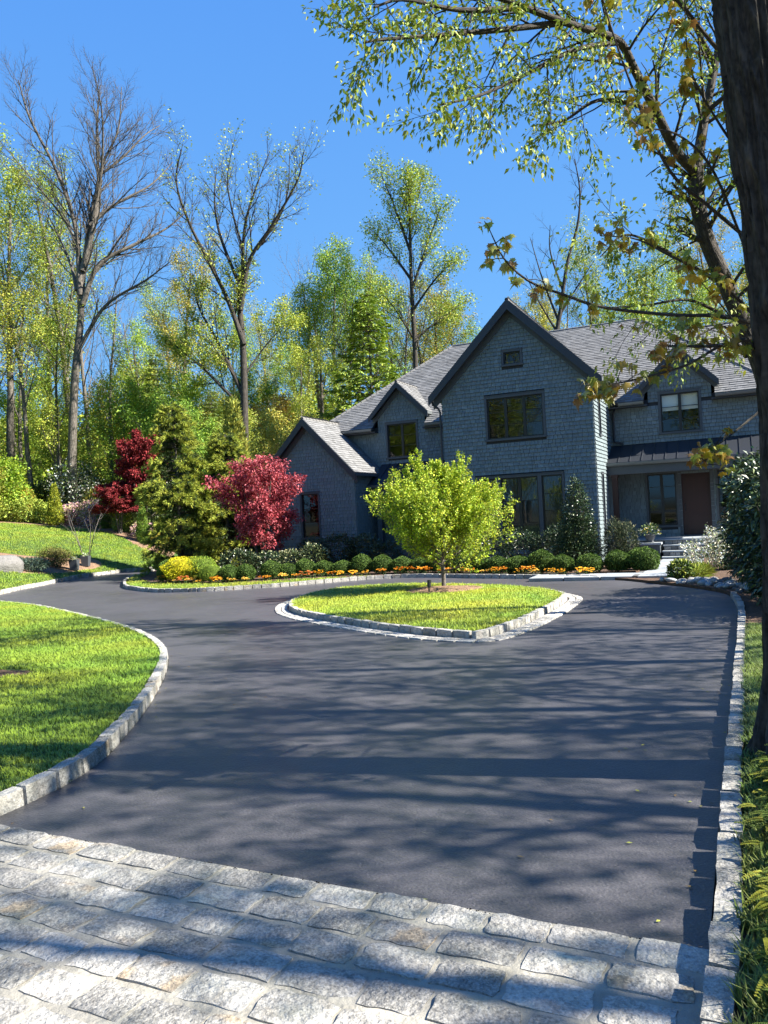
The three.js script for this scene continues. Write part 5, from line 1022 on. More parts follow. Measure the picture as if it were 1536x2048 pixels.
// evergreens at the tip of the bed
{
  const g = new THREE.Group(), r = rngOf(971), mb = new MB(), wd = new MB(), h = 7.9;
  wd.tube(curvePts([V(0, -0.2, 0), V(0.1, h * 0.5, 0), V(0, h * 0.97, 0)], 10), Array.from({ length: 11 }, (_, i) => 0.13 * (1.04 - i / 10)), 8, 1);
  for (let k = 0; k < 270; k++) {
    const t = Math.pow(r(), 0.85), y = 0.35 + (h - 0.5) * t, a = r() * 6.283, L = (1.75 * Math.pow(1 - t, 0.62) + 0.25) * (0.5 + r() * 0.75), n = 6, pts = [];
    for (let i = 0; i <= n; i++) { const q = i / n; pts.push(V(Math.cos(a) * L * q, y + L * (0.3 * q - 0.5 * q * q), Math.sin(a) * L * q)); }
    wd.tube(pts, pts.map((_, i) => 0.022 * (1.1 - i / n)), 4);
    for (let c = 0; c < 9 + L * 9; c++) {                              // tufts of long soft needles
      const q = 0.25 + 0.75 * Math.sqrt(r()), f = Math.min(n - 0.01, q * n), b = Math.floor(f), p = pts[b].clone().lerp(pts[b + 1], f - b).add(V((r() - 0.5) * 0.4, (r() - 0.5) * 0.22, (r() - 0.5) * 0.4)), base = V(Math.cos(a), 0.25, Math.sin(a)).addScaledVector(rnd3(r), 0.7).normalize();
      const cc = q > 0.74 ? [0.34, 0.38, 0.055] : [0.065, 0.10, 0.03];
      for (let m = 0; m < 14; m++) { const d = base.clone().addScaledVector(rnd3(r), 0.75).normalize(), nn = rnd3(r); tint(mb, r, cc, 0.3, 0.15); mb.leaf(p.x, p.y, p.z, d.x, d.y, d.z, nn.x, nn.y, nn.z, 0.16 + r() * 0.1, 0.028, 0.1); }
    }
  }
  part(g, 'trunk', wd.geo(false), M.bark); part(g, 'crown', mb.geo(), M.leafMatte);
  g.position.copy(P(-8.9, 33.4, bedY(26))); g.scale.set(0.95, 0.94, 0.95); top(g, 'golden_pine', 'tall shaggy evergreen with golden green tufts at the bed tip', 'tree');
  copyOf(g, 'golden_pine', P(-6.9, 34.2, bedY(26)), 2.4, [0.9, 0.78, 0.9], 'shorter shaggy evergreen behind the crimson maple');
}
function arborvitae(seed, h, rw, col, n = 5200, len = 0.17) {
  const r = rngOf(seed), mb = new MB(), g = new THREE.Group(), st = new MB(); st.tube([V(0, -0.1, 0), V(0, h * 0.9, 0)], [0.05 * rw + 0.02, 0.01], 6);
  for (let i = 0; i < n; i++) { const t = 1 - Math.sqrt(1 - r() * 0.995), a = r() * 6.283, lob = 0.82 + 0.18 * Math.sin(a * 5 + t * 13) * Math.sin(t * 31 + a), prof = Math.min(1, 0.72 + t * 1.6) * Math.pow(1 - t, 0.78) * 1.12, q = prof * rw * lob * (0.62 + 0.38 * Math.sqrt(r())); const d = V(Math.cos(a) * 0.55, 0.8, Math.sin(a) * 0.55).addScaledVector(rnd3(r), 0.45).normalize(); tint(mb, r, Array.isArray(col[0]) ? col[Math.floor(r() * col.length)] : col, 0.3, 0.14); mb.leaf(Math.cos(a) * q, t * h, Math.sin(a) * q, d.x, d.y, d.z, Math.cos(a) + (r() - 0.5), 0.3, Math.sin(a) + (r() - 0.5), len * (0.6 + r() * 0.7), len * 0.36, 0.05); }
  part(g, 'foliage', mb.geo(), M.leafMatte); part(g, 'stem', st.geo(false), M.bark); return g;
}
{
  const c2 = arborvitae(981, 8.6, 1.25, [[0.30, 0.31, 0.06], [0.38, 0.38, 0.065], [0.18, 0.22, 0.05]], 18000, 0.24); c2.position.copy(P(-6.95, 37, bedY(26))); top(c2, 'cypress', 'pointed golden green cypress rising behind the crimson maple', 'tree');
  const a = arborvitae(982, 2.95, 0.62, [[0.33, 0.34, 0.03], [0.26, 0.30, 0.035]], 5000, 0.15); a.position.copy(P(-21.2, 50, gy(-21.2, 50))); top(a, 'arborvitae', 'golden cone-shaped arborvitae at the top edge of the sloping lawn', 'shrub');
  const b = arborvitae(983, 2.6, 0.45, [[0.15, 0.25, 0.035], [0.19, 0.28, 0.04]], 4200, 0.13); b.position.copy(P(-14.35, 46, gy(-14.35, 46))); top(b, 'arborvitae', 'green cone-shaped arborvitae beneath the dark red maples', 'shrub');
  copyOf(b, 'arborvitae', P(-18.1, 50, gy(-18.1, 50)), 2, [1.15, 0.9, 1.15], 'blue-green rounded cone shrub behind the two planters');
}

// ---------------------------------------------------------------- planting on the hillside
const boulderPoly = spline([[-19.5, 30.2], [-16.5, 31.8], [-14.85, 34.2], [-14.3, 36.4], [-14.0, 38.2], [-14.8, 38.9], [-15.8, 38.2], [-17.6, 36.6], [-20.5, 35]], 0.5, true);
const slopeLine = [[-34, 46.5], [-28, 48.2], [-24, 49.3], [-21, 49.6], [-18, 48.8], [-15, 45.8], [-13.4, 44.2], [-12, 43.6]];
const topEdge = (x) => { for (let i = 0; i + 1 < slopeLine.length; i++) if (x <= slopeLine[i + 1][0]) return lerp(slopeLine[i][1], slopeLine[i + 1][1], (x - slopeLine[i][0]) / (slopeLine[i + 1][0] - slopeLine[i][0])) - 0.45; return 43; };
{
  const r = rngOf(1101);
  const mk = (seed, col, opt) => leafy(seed, [[-0.3, 0.45, 0, 0.7, 0.55, 0.6], [0.5, 0.5, 0.1, 0.65, 0.6, 0.6]], col, { n: 2600, len: 0.12, wid: 0.06, mat: M.leafMatte, ...opt });
  const green = mk(1102, [[0.28, 0.36, 0.06], [0.36, 0.42, 0.07]], {}), pink = mk(1103, [[0.60, 0.36, 0.42], [0.42, 0.38, 0.18]], {}), dark = leafy(1104, [[0, 1.0, 0, 1.3, 1.1, 1.1], [1.4, 0.9, 0, 1.2, 1.0, 1.0]], [[0.09, 0.14, 0.045], [0.12, 0.17, 0.05]], { n: 6000, len: 0.16, wid: 0.06, tips: [0.14, 0.18, 0.06] }), amber = mk(1105, [[0.52, 0.38, 0.06], [0.42, 0.40, 0.07]], {});
  const put = (o, name, label, group, list) => list.forEach(([x, d, s, sy]) => { const pos = P(x, d, gy(x, d) + 0.04); if (!o.parent) { o.position.copy(pos); o.scale.set(s, s * (sy ?? 1), s); top(o, name, label, 'shrub', group); } else copyOf(o, name, pos, r() * 6, [s, s * (sy ?? 1), s]); });
  put(green, 'slope_shrub', 'loose light green shrub along the top of the lawn slope', 'light shrubs above the lawn', [[-23.9, 50.8, 1.5], [-22.6, 51.5, 1.3], [-25.4, 50.0, 1.6], [-16.3, 49.4, 1.1], [-18.2, 51.2, 1.3], [-17.2, 51.5, 1.0], [-15.6, 48.6, 0.9], [-13.6, 46.8, 0.8], [-27.5, 50, 1.5], [-19.0, 53.5, 1.3], [-12.8, 48.5, 1.0], [-29.5, 48, 1.4], [-12.4, 45.2, 0.7]]);
  put(pink, 'azalea', 'pink and straw coloured azalea at the lawn edge', 'azaleas by the lawn', [[-20.0, 51.2, 1.5], [-19.0, 50.6, 1.3], [-14.7, 47.0, 1.0]]);
  put(dark, 'dark_rhododendron', 'large dark rhododendron under the woodland trees', 'rhododendrons under the trees', [[-23.8, 55, 1.4], [-21.6, 56, 1.5, 1.2], [-18.8, 54.6, 1.2], [-16.6, 52, 1.0, 1.2], [-14.0, 50.5, 1.2, 1.3], [-26.5, 54, 1.4], [-30, 52, 1.5], [-12.0, 50.0, 1.1], [-10.4, 47.5, 1.0, 1.2], [-34, 52, 1.5], [-9, 51.5, 1.3, 1.3], [-5.5, 54, 1.3, 1.3], [-2, 56, 1.4]]);
  put(amber, 'amber_shrub', 'amber leaved shrub among the dark rhododendrons', 'amber shrubs', [[-19.2, 52.6, 1.3, 1.9], [-17.3, 51.0, 1.2, 1.5], [-24.9, 52, 1.3, 1.6], [-13.4, 46.2, 0.7]]);
  // white blossom on twigs under the trees
  const w = leafy(1106, [[0, 2.2, 0, 1.6, 1.5, 1.2], [1.3, 1.4, 0.2, 1.2, 1.2, 1.0]], [[0.55, 0.55, 0.50], [0.10, 0.14, 0.05], [0.12, 0.17, 0.06]], { n: 3800, len: 0.14, wid: 0.08, mat: M.leafMatte, fill: 0.2 }); w.position.copy(P(-21.2, 53.2, gy(-21.2, 53.2))); w.scale.setScalar(1.2); top(w, 'blossom_shrub', 'white blossomed shrub between the pale trunks', 'shrub');
  const bright = leafy(1107, [[0, 2.0, 0, 1.7, 1.3, 1.5], [0.2, 3.4, 0, 1.3, 1.0, 1.2], [-1.2, 1.2, 0.2, 1.2, 1.0, 1]], [[0.26, 0.40, 0.035], [0.33, 0.44, 0.04]], { n: 5200, len: 0.2, wid: 0.12, mat: M.leaf, fill: 0.2 }); bright.position.copy(P(-25.2, 51.6, gy(-25, 51.6))); top(bright, 'bright_maple_shrub', 'vivid lime green layered bush beside the ivy-clad trunk', 'shrub');
  // mulch along the upper lawn edge
  const mb = new MB(); const line = spline(slopeLine, 0.5);
  line.forEach(([x, d], i) => { const s = 0.5 + 0.14 * Math.sin(i * 0.9) + 0.1 * Math.sin(i * 2.3); for (const [k, o] of [[0, -s], [1, 1.0], [2, 5]]) { const dd = d + o, xx = x - o * 0.15; mb.v(xx, gy(xx, dd) + (k === 0 ? 0.078 : 0.10), -dd, 0, 1, 0, xx, dd); } });
  for (let i = 0; i + 1 < line.length; i++) for (let k = 0; k < 2; k++) { const a = i * 3 + k; mb.i.push(a, a + 3, a + 4, a, a + 4, a + 1); }
  const gg = mb.geo(false); gg.computeVertexNormals(); top(new THREE.Mesh(gg, M.mulchTan), 'slope_bed', 'tan mulch bed along the top edge of the sloping lawn', 'bed', null, 'structure');
  // small bed with boulder, juniper and planters
  const poly = boulderPoly, bm = new MB(), cx = poly.reduce((s, p) => s + p[0], 0) / poly.length, cd = poly.reduce((s, p) => s + p[1], 0) / poly.length, RN = 6;
  for (let j = 0; j <= RN; j++) poly.concat([poly[0]]).forEach(([x, d]) => { const k = j / RN, px = lerp(x, cx, k), pd = lerp(d, cd, k); bm.v(px, gy(px, pd) + 0.082 + 0.03 * k, -pd, 0, 1, 0, px, pd); });
  const n1 = poly.length + 1; for (let j = 0; j < RN; j++) for (let i = 0; i < poly.length; i++) { const a = j * n1 + i; bm.i.push(a, a + 1, a + n1 + 1, a, a + n1 + 1, a + n1); }
  const bg = bm.geo(false); bg.computeVertexNormals(); top(new THREE.Mesh(bg, M.mulchTan), 'boulder_bed', 'small tan mulch bed round the boulder and planters', 'bed', null, 'structure');
  { const g = new THREE.IcosahedronGeometry(1, 4), p = g.attributes.position, q = fbm(1111, 4, 3); for (let i = 0; i < p.count; i++) { const v = V().fromBufferAttribute(p, i), k = 0.85 + 0.35 * (q(v.x * 0.2 + 0.3, v.y * 0.2 + v.z * 0.17) - 0.5); p.setXYZ(i, v.x * 1.5 * k, Math.min(0.5, v.y * 0.7 * k) + 0.12 * v.x * Math.sign(v.y), v.z * 0.9 * k); } const m = new THREE.Mesh(metricUV(g, 0.5), M.boulder); m.position.copy(P(-16.7, 32.8, gy(-16.7, 32.8) + 0.05)); m.rotation.set(0, 0.4, -0.1); top(m, 'boulder', 'large smooth grey boulder beside the low juniper', 'rock'); }
  const ju = leafy(1112, [[-0.5, 0.25, 0, 0.7, 0.3, 0.5], [0.4, 0.22, 0.1, 0.7, 0.25, 0.5]], [[0.09, 0.14, 0.10], [0.12, 0.17, 0.12]], { n: 4200, len: 0.14, wid: 0.025, mat: M.leafMatte, up: 0.5 }); ju.position.copy(P(-15.9, 34.0, gy(-15.9, 34) + 0.05)); top(ju, 'juniper', 'low spreading blue-green juniper draped behind the boulder', 'shrub');
  const sp = leafy(1113, [[0, 0.45, 0, 0.75, 0.5, 0.6], [0.5, 0.4, 0.1, 0.55, 0.4, 0.5]], [[0.20, 0.20, 0.05], [0.16, 0.12, 0.045]], { n: 4200, len: 0.08, wid: 0.03, mat: M.leafMatte, fill: 0.2 }); sp.position.copy(P(-15.5, 35.9, gy(-15.5, 35.9) + 0.05)); top(sp, 'spirea', 'rounded brownish twiggy spirea between the juniper and planters', 'shrub');
  const pot = (label, x, d) => {
    const g = new THREE.Group(), m = new MB(), a = 0.15, b = 0.19, h = 0.5, c = (s, y) => [V(-s, y, s), V(s, y, s), V(s, y, -s), V(-s, y, -s)], lo = c(a, 0), hi = c(b, h), inn = c(b - 0.03, h), dp = c(b - 0.035, h - 0.06);
    for (let i = 0; i < 4; i++) { const j = (i + 1) % 4; m.quad(lo[i], lo[j], hi[j], hi[i]); m.quad(hi[i], hi[j], inn[j], inn[i]); m.quad(inn[i], inn[j], dp[j], dp[i]); } m.quad(...dp); part(g, 'pot', m.geo(false), M.slate);
    const lm = new MB(), q = rngOf(Math.round(x * -100)); for (let i = 0; i < 130; i++) { const an = q() * 6.28, rr = 0.15 * Math.sqrt(q()); tint(lm, q, i < 55 ? [0.62, 0.62, 0.55] : [0.20, 0.30, 0.05], 0.25); const d2 = V(Math.cos(an) * 0.6, 0.7, Math.sin(an) * 0.6); lm.leaf(Math.cos(an) * rr, h - 0.06 + q() * 0.17, Math.sin(an) * rr, d2.x, d2.y, d2.z, 0, 1, 0.3, 0.11, 0.05, 0.3); } part(g, 'flowers', lm.geo(), M.leafMatte);
    g.position.copy(P(x, d, gy(x, d) + 0.09)); top(g, 'planter', label, 'planter');
  };
  pot('dark square planter of white flowers close to the spirea', -14.5, 36.0); pot('dark square planter of white flowers at the foot of the bare sapling', -14.5, 37.4);
  // bare sapling
  const S = { r: rngOf(1121), wood: new MB(), ends: [], leafLevel: 9, minR: 0.006, lv: [{ seg: 6, wob: 0.2, up: 0.0, kids: 4, t0: 0.3, ang: 0.7, ratio: 0.5, rr: 0.5, sides: 6, taper: 0.4 }, { seg: 5, wob: 0.3, up: 0.04, kids: 2, t0: 0.2, ang: 0.6, ratio: 0.5, rr: 0.55, sides: 4, taper: 0.4 }, { seg: 4, wob: 0.3, up: 0.06, kids: 0, t0: 0, ang: 0.5, ratio: 0.5, sides: 3, taper: 0.5 }] };
  for (let k = 0; k < 4; k++) { const a = k * 1.57 + 0.4; grow(S, V(Math.cos(a) * 0.08, -0.05, Math.sin(a) * 0.08), V(Math.cos(a) * 0.28, 1, Math.sin(a) * 0.28), 2.2, 0.02, 0); }
  const bt = new THREE.Group(); part(bt, 'stems', S.wood.geo(false), M.barkPale); bt.scale.setScalar(1.25); bt.position.copy(P(-14.75, 38.1, gy(-14.75, 38.1) + 0.08)); top(bt, 'bare_sapling', 'small pale leafless multi-stemmed tree behind the planters', 'tree');
}
// ---------------------------------------------------------------- entrance garden
{
  const r = rngOf(1201);
  const yl = leafy(1202, [[0, 0.24, 0, 0.29, 0.26, 0.27]], [[0.20, 0.27, 0.04], [0.06, 0.10, 0.03]], { n: 1300, len: 0.09, wid: 0.05, tips: [0.42, 0.45, 0.10], mat: M.leafMatte }); yl.position.copy(P(7.18, 18.95, baseY(19) + 0.05)); top(yl, 'variegated_shrub', 'small round yellow-green shrub beside the walk and river stones', 'shrub');
  // white-flowering twiggy shrubs
  const g = new THREE.Group(), S = { r, wood: new MB(), ends: [], leafLevel: 1, minR: 0.004, lv: [{ seg: 5, wob: 0.3, up: 0.02, kids: 6, t0: 0.25, ang: 0.6, ratio: 0.55, rr: 0.5, sides: 4, taper: 0.4 }, { seg: 4, wob: 0.35, up: 0.06, kids: 4, t0: 0.2, ang: 0.6, ratio: 0.5, rr: 0.6, sides: 3, taper: 0.5 }, { seg: 3, wob: 0.3, up: 0.03, kids: 0, t0: 0, ang: 0.5, ratio: 0.5, sides: 3, taper: 0.5 }] };
  for (let k = 0; k < 9; k++) { const a = k * 0.7; grow(S, V(Math.cos(a) * 0.1, -0.05, Math.sin(a) * 0.1), V(Math.cos(a) * 0.6, 1, Math.sin(a) * 0.6), 0.85, 0.014, 0); }
  part(g, 'stems', S.wood.geo(false), M.barkPale); const fl = new MB(); leaves(fl, S, r, { per: 2, keep: 0.55, spread: 0.05, len: 0.06, wid: 0.045, col: [[0.70, 0.69, 0.62], [0.55, 0.55, 0.42], [0.22, 0.28, 0.10]], dv: 0.2 }); part(g, 'blossom', fl.geo(), M.leafMatte);
  g.position.copy(P(8.35, 20.3, baseY(20) + 0.05)); top(g, 'white_azalea', 'twiggy azalea in white blossom to the right of the walk', 'shrub');
  copyOf(g, 'white_azalea', P(9.9, 22.7, baseY(22) + 0.25), 2.2, [0.95, 1.05, 0.95], 'white blossomed shrub by the right end of the porch steps');
  const gr = leafy(1204, [[0, 0.45, 0, 0.45, 0.5, 0.4], [0.3, 0.8, -0.3, 0.35, 0.4, 0.35]], [[0.08, 0.12, 0.04]], { n: 2600, len: 0.09, wid: 0.04, tips: [0.25, 0.27, 0.12] }); gr.position.copy(P(9.6, 21.8, baseY(21.8) + 0.05)); top(gr, 'leafy_shrub', 'green shrub with pale tips right of the porch steps', 'shrub');
  const tf = leafy(1205, [[0, 0.1, 0, 0.3, 0.14, 0.2]], [[0.30, 0.36, 0.05]], { n: 420, len: 0.2, wid: 0.02, up: 1.2, stems: false, mat: M.leaf }); tf.position.copy(P(7.55, 19.1, baseY(19) + 0.05)); top(tf, 'grass_tuft', 'bright tuft of grassy leaves beside the small round shrub', 'plant');
  const tf2 = copyOf(tf, 'grass_tuft', P(8.0, 19.9, baseY(20) + 0.05), 1, [1.3, 1.1, 1.3], 'bright tuft of grassy leaves at the foot of the white azalea'); tf2.userData.category = 'plant';
  // urn with flowers on the pedestal
  const u = new THREE.Group(), lg = new THREE.LatheGeometry([[0.0, 0], [0.13, 0], [0.14, 0.03], [0.10, 0.06], [0.15, 0.14], [0.20, 0.25], [0.215, 0.28], [0.195, 0.285], [0.17, 0.22], [0, 0.2]].map(([a, b]) => new THREE.Vector2(a, b)), 20); part(u, 'urn', lg, M.slate);
  const um = new MB(), q = rngOf(1206); for (let i = 0; i < 420; i++) { const d = rnd3(q); if (d.y < -0.2) continue; tint(um, q, i % 9 === 0 ? [0.75, 0.74, 0.66] : i % 13 === 0 ? [0.7, 0.5, 0.05] : [0.10, 0.15, 0.05], 0.3); const rr = Math.cbrt(q()); um.leaf(d.x * 0.36 * rr, 0.34 + d.y * 0.34 * rr, d.z * 0.36 * rr, d.x, d.y + 0.2, d.z, q() - 0.5, 1, q() - 0.5, 0.09, 0.055, 0.2); } part(u, 'flowers', um.geo(), M.leafMatte);
  { const a = 24.6 * Math.PI / 180, U = 1.57, W = -1.17; u.position.set(7.61 + U * Math.cos(a) - W * Math.sin(a), 0.052, -27.5 + U * Math.sin(a) + W * Math.cos(a)); } top(u, 'flower_urn', 'urn of white and yellow flowers on the pedestal by the steps', 'urn');
  // river stones
  const geos = [0, 1, 2, 3, 4].map((k) => { const rr = rngOf(1210 + k), gg = new THREE.IcosahedronGeometry(1, 2), p = gg.attributes.position; const sx = 0.14 + rr() * 0.05, sy = 0.06 + rr() * 0.03, sz = 0.10 + rr() * 0.04, n = fbm(1220 + k, 4, 2); for (let i = 0; i < p.count; i++) { const v = V().fromBufferAttribute(p, i), kk = 0.88 + 0.3 * (n(v.x * 0.2 + 0.5, v.z * 0.2 + v.y * 0.1) - 0.5); p.setXYZ(i, v.x * sx * kk, v.y * sy * kk, v.z * sz * kk); } return metricUV(gg); });
  const sline = new THREE.CatmullRomCurve3([[6.75, 18.9], [6.95, 17.9], [7.1, 16.9], [7.05, 15.9], [6.95, 15.3]].map(([x, d]) => V(x, 0, d)));
  for (let i = 0; i < 54; i++) { const p = sline.getPointAt(r()), k = Math.floor(r() * 5), m = new THREE.Mesh(geos[k], [M.granite[0], M.bluestone, M.darkstone, M.granite[1]][Math.floor(r() * 4)]), x = p.x + r() * 0.75 - 0.05, d = p.z + (r() - 0.5) * 0.3; m.position.copy(P(x, d, baseY(d) + 0.075 + r() * 0.03)); m.rotation.set((r() - 0.5) * 0.5, r() * 6.28, (r() - 0.5) * 0.5); const s = 0.6 + r() * 0.7; m.scale.set(s, s, s); top(m, 'river_stone', 'smooth grey river stone in the bank beside the drive edge', 'rock', 'river stones by the drive'); }
}
// laurel hedge on the right
{
  const blobs = []; const r = rngOf(1301);
  for (const [x, d, h] of [[6.55, 11.6, 1.5], [6.75, 12.6, 2.0], [6.95, 13.6, 2.4], [7.3, 14.6, 2.5], [7.9, 15.8, 2.4], [8.3, 17.0, 2.1]]) for (let k = 0; k < 3; k++) blobs.push([x - 7 + (r() - 0.5) * 0.35, h * (0.22 + 0.3 * k), -(d - 13.5) + (r() - 0.5) * 0.4, 0.62 + r() * 0.2, h * 0.28, 0.6 + r() * 0.2]);
  const g = leafy(1302, blobs, [[0.035, 0.065, 0.03], [0.055, 0.09, 0.035], [0.08, 0.12, 0.04]], { n: 26000, len: 0.135, wid: 0.042, fill: 0.25, up: -0.1, tips: [0.12, 0.17, 0.045] }); g.position.copy(P(7.0, 13.5, baseY(13.5) + 0.05)); top(g, 'laurel_hedge', 'dark glossy laurel hedge behind the right kerb', 'hedge');
}
// threadleaf conifer spilling along the near right kerb
{
  const r = rngOf(1401), mb = new MB(), st = new MB(), g = new THREE.Group(), side = (d) => { let b = rightLine[0]; for (const p of rightLine) if (Math.abs(p[1] - d) < Math.abs(b[1] - d)) b = p; return b[0]; };
  for (let k = 0; k < 1300; k++) {
    const d = 1.7 + r() * 2.9, off = 0.22 + Math.pow(r(), 0.8) * 0.75, x = side(d) + off + 0.02, h = 0.12 + 0.30 * Math.min(1, (off - 0.1) * 1.5) * (0.45 + 0.55 * r()), a = Math.PI + (r() - 0.5) * 2.6, L = 0.06 + r() * 0.06, c = r() < 0.45 ? [0.27, 0.28, 0.035] : [0.13, 0.18, 0.03];
    const p0 = P(x, d, baseY(d) + h), dir = V(Math.cos(a) * 0.8, 0.25 - r() * 0.5, Math.sin(a) * 0.8).normalize(), sd = V(-Math.sin(a), 0.1, Math.cos(a)); p0.x -= g.position.x;
    st.tube([V(p0.x + 0.1, p0.y - h - 0.05, p0.z), p0], [0.006, 0.003], 3);
    for (let j = 0; j < 11; j++) { const t = j / 10, q = p0.clone().addScaledVector(dir, L * t); q.y -= L * 0.25 * t * t; for (const s of [-1, 1]) { const dd = dir.clone().multiplyScalar(0.75).addScaledVector(sd, s * 0.8).normalize(); tint(mb, r, c, 0.25, 0.12); const ll = 0.026 * (1.1 - t * 0.7); mb.leaf(q.x, q.y, q.z, dd.x, dd.y, dd.z, 0.2, 1, 0.1, ll, 0.010, 0.1); for (const tt of [0.35, 0.7]) { const e = dir.clone().multiplyScalar(0.95).addScaledVector(sd, s * 0.2); mb.leaf(q.x + dd.x * ll * tt, q.y + dd.y * ll * tt, q.z + dd.z * ll * tt, e.x, e.y, e.z, 0.1, 1, 0.2, ll * 0.5, 0.009, 0.1); } } }
  }
  part(g, 'foliage', mb.geo(), M.leafMatte); part(g, 'stem', st.geo(false), M.bark); top(g, 'threadleaf_conifer', 'low golden green conifer with feathery fronds spilling over the near kerb', 'shrub');
}
// ---------------------------------------------------------------- foreground maple
{
  const r = rngOf(1501), g = new THREE.Group(), base = P(2.46, 4.76, baseY(4.76)); g.position.copy(base);
  const cl = [[2.458, -0.25], [2.472, 0.1], [2.496, 0.5], [2.525, 1.2], [2.534, 1.9], [2.53, 2.37], [2.515, 2.74], [2.472, 3.3], [2.429, 3.82], [2.381, 4.5], [2.333, 5.2], [2.4, 6.4], [2.592, 8.0], [2.592, 10]].map(([x, y]) => V(x - base.x, y - base.y, 0));
  const curve = new THREE.CatmullRomCurve3(cl), NS = 340, NA = 180, pos = [], uv = [], idx = [], len = curve.getLength(), rg = fbm(1502, 26, 2, 0.4), wv = fbm(1503, 6, 3);
  for (let j = 0; j <= NS; j++) {
    const t = Math.pow(j / NS, 1.25), p = curve.getPointAt(t), y = p.y + base.y, R = 0.19 + 0.08 * Math.exp(-Math.max(0, y + 0.1) * 4.2) - 0.006 * y + (y > 6 ? -0.01 * (y - 6) : 0);
    for (let i = 0; i <= NA; i++) {
      const a = i / NA * 6.28318, u = i / NA, v = t * len / 2.6, ridge = 1 - Math.abs(rg(u + 0.05 * wv(u, v), v * 0.22) * 2 - 1), dsp = Math.pow(clamp((ridge - 0.55) / 0.42, 0, 1), 1.3) * 0.034 - 0.016 + 0.03 * (wv(u, v * 0.6) - 0.5), flare = 1 + 0.18 * Math.exp(-Math.max(0, y) * 5) * Math.sin(a * 5 + 1);
      pos.push(p.x + Math.cos(a) * (R * flare + dsp), p.y, p.z + Math.sin(a) * (R * flare + dsp)); uv.push(u * 1.5, t * len * 0.9);
    }
  }
  for (let j = 0; j < NS; j++) for (let i = 0; i < NA; i++) { const a = j * (NA + 1) + i; idx.push(a, a + NA + 1, a + NA + 2, a, a + NA + 2, a + 1); }
  const tg = new THREE.BufferGeometry(); tg.setAttribute('position', new THREE.Float32BufferAttribute(pos, 3)); tg.setAttribute('uv', new THREE.Float32BufferAttribute(uv, 2)); tg.setIndex(idx); tg.computeVertexNormals();
  part(g, 'trunk', tg, M.barkDark);
  // low branches with single leaves
  const B = [[[2.60, 2.75, 5.25], [2.19, 2.76, 4.99], [1.89, 2.75, 4.87], [1.39, 2.80, 4.76], [1.15, 2.85, 4.64], [0.92, 2.91, 4.53], [0.76, 3.01, 4.41], [0.68, 3.11, 4.30]], [[2.65, 2.65, 5.25], [2.39, 2.60, 5.00], [2.18, 2.55, 4.90], [1.86, 2.54, 4.80], [1.73, 2.53, 4.70]], [[2.18, 2.55, 4.90], [1.92, 2.42, 4.82], [1.64, 2.35, 4.74], [1.46, 2.31, 4.66], [1.31, 2.28, 4.58], [1.24, 2.19, 4.50]], [[2.55, 2.15, 5.2], [2.13, 1.93, 4.87], [1.98, 1.88, 4.73], [1.93, 1.79, 4.60]], [[2.55, 3.3, 5.2], [2.16, 3.49, 4.98], [1.94, 3.61, 4.87], [1.77, 3.80, 4.75], [1.62, 4.05, 4.63], [1.44, 4.50, 4.52], [1.36, 4.68, 4.40]], [[2.55, 3.15, 5.2], [2.13, 3.65, 4.80], [1.87, 3.75, 4.60], [1.62, 3.71, 4.40], [1.44, 3.66, 4.20]], [[2.55, 2.8, 5.2], [2.20, 2.99, 4.97], [1.87, 3.12, 4.85], [1.62, 3.19, 4.72], [1.37, 3.18, 4.60]], [[2.4, 4.6, 5.2], [1.9, 4.75, 4.8], [1.2, 4.7, 4.4], [0.6, 4.55, 4.1]], [[2.55, 2.45, 5.1], [2.35, 2.5, 4.8], [2.05, 2.75, 4.6], [1.8, 2.98, 4.5]], [[2.5, 3.8, 5.1], [2.25, 3.95, 4.9], [2.0, 4.2, 4.7], [1.9, 4.5, 4.5]]];
  const bw = [0.014, 0.02, 0.010, 0.008, 0.013, 0.010, 0.012, 0.014, 0.009, 0.010], anchors = [];
  B.forEach((ln, i) => {
    const pts = curvePts(ln.map(([x, y, d]) => P(x, d, y).sub(base)), 22), m = new MB(); m.tube(pts, pts.map((_, k) => bw[i] * (1 - 0.75 * k / 22)), 6, 2); const br = part(g, 'branch', m.geo(false), M.bark);
    for (let kk = 12; kk <= 44; kk++) { const k = kk >> 1; if (r() < (k > 17 ? 0.9 : 0.45)) { const d = rnd3(r).multiplyScalar(0.6); d.y += 0.1; const L = 0.06 + r() * 0.14, e = pts[k].clone().addScaledVector(d, L), tw = new MB(); tw.tube([pts[k], pts[k].clone().lerp(e, 0.5).add(V(0, 0.01, 0)), e], [0.0032, 0.0026, 0.002], 4); part(br, 'twig', tw.geo(false), M.bark); anchors.push(e); } }
  });
  // a maple leaf: five lobes folded along the ribs
  const out = [[0, 0], [0.10, 0.06], [0.36, -0.04], [0.30, 0.12], [0.52, 0.30], [0.33, 0.33], [0.36, 0.50], [0.20, 0.48], [0.12, 0.62], [0, 1.0], [-0.12, 0.62], [-0.20, 0.48], [-0.36, 0.50], [-0.33, 0.33], [-0.52, 0.30], [-0.30, 0.12], [-0.36, -0.04], [-0.10, 0.06]];
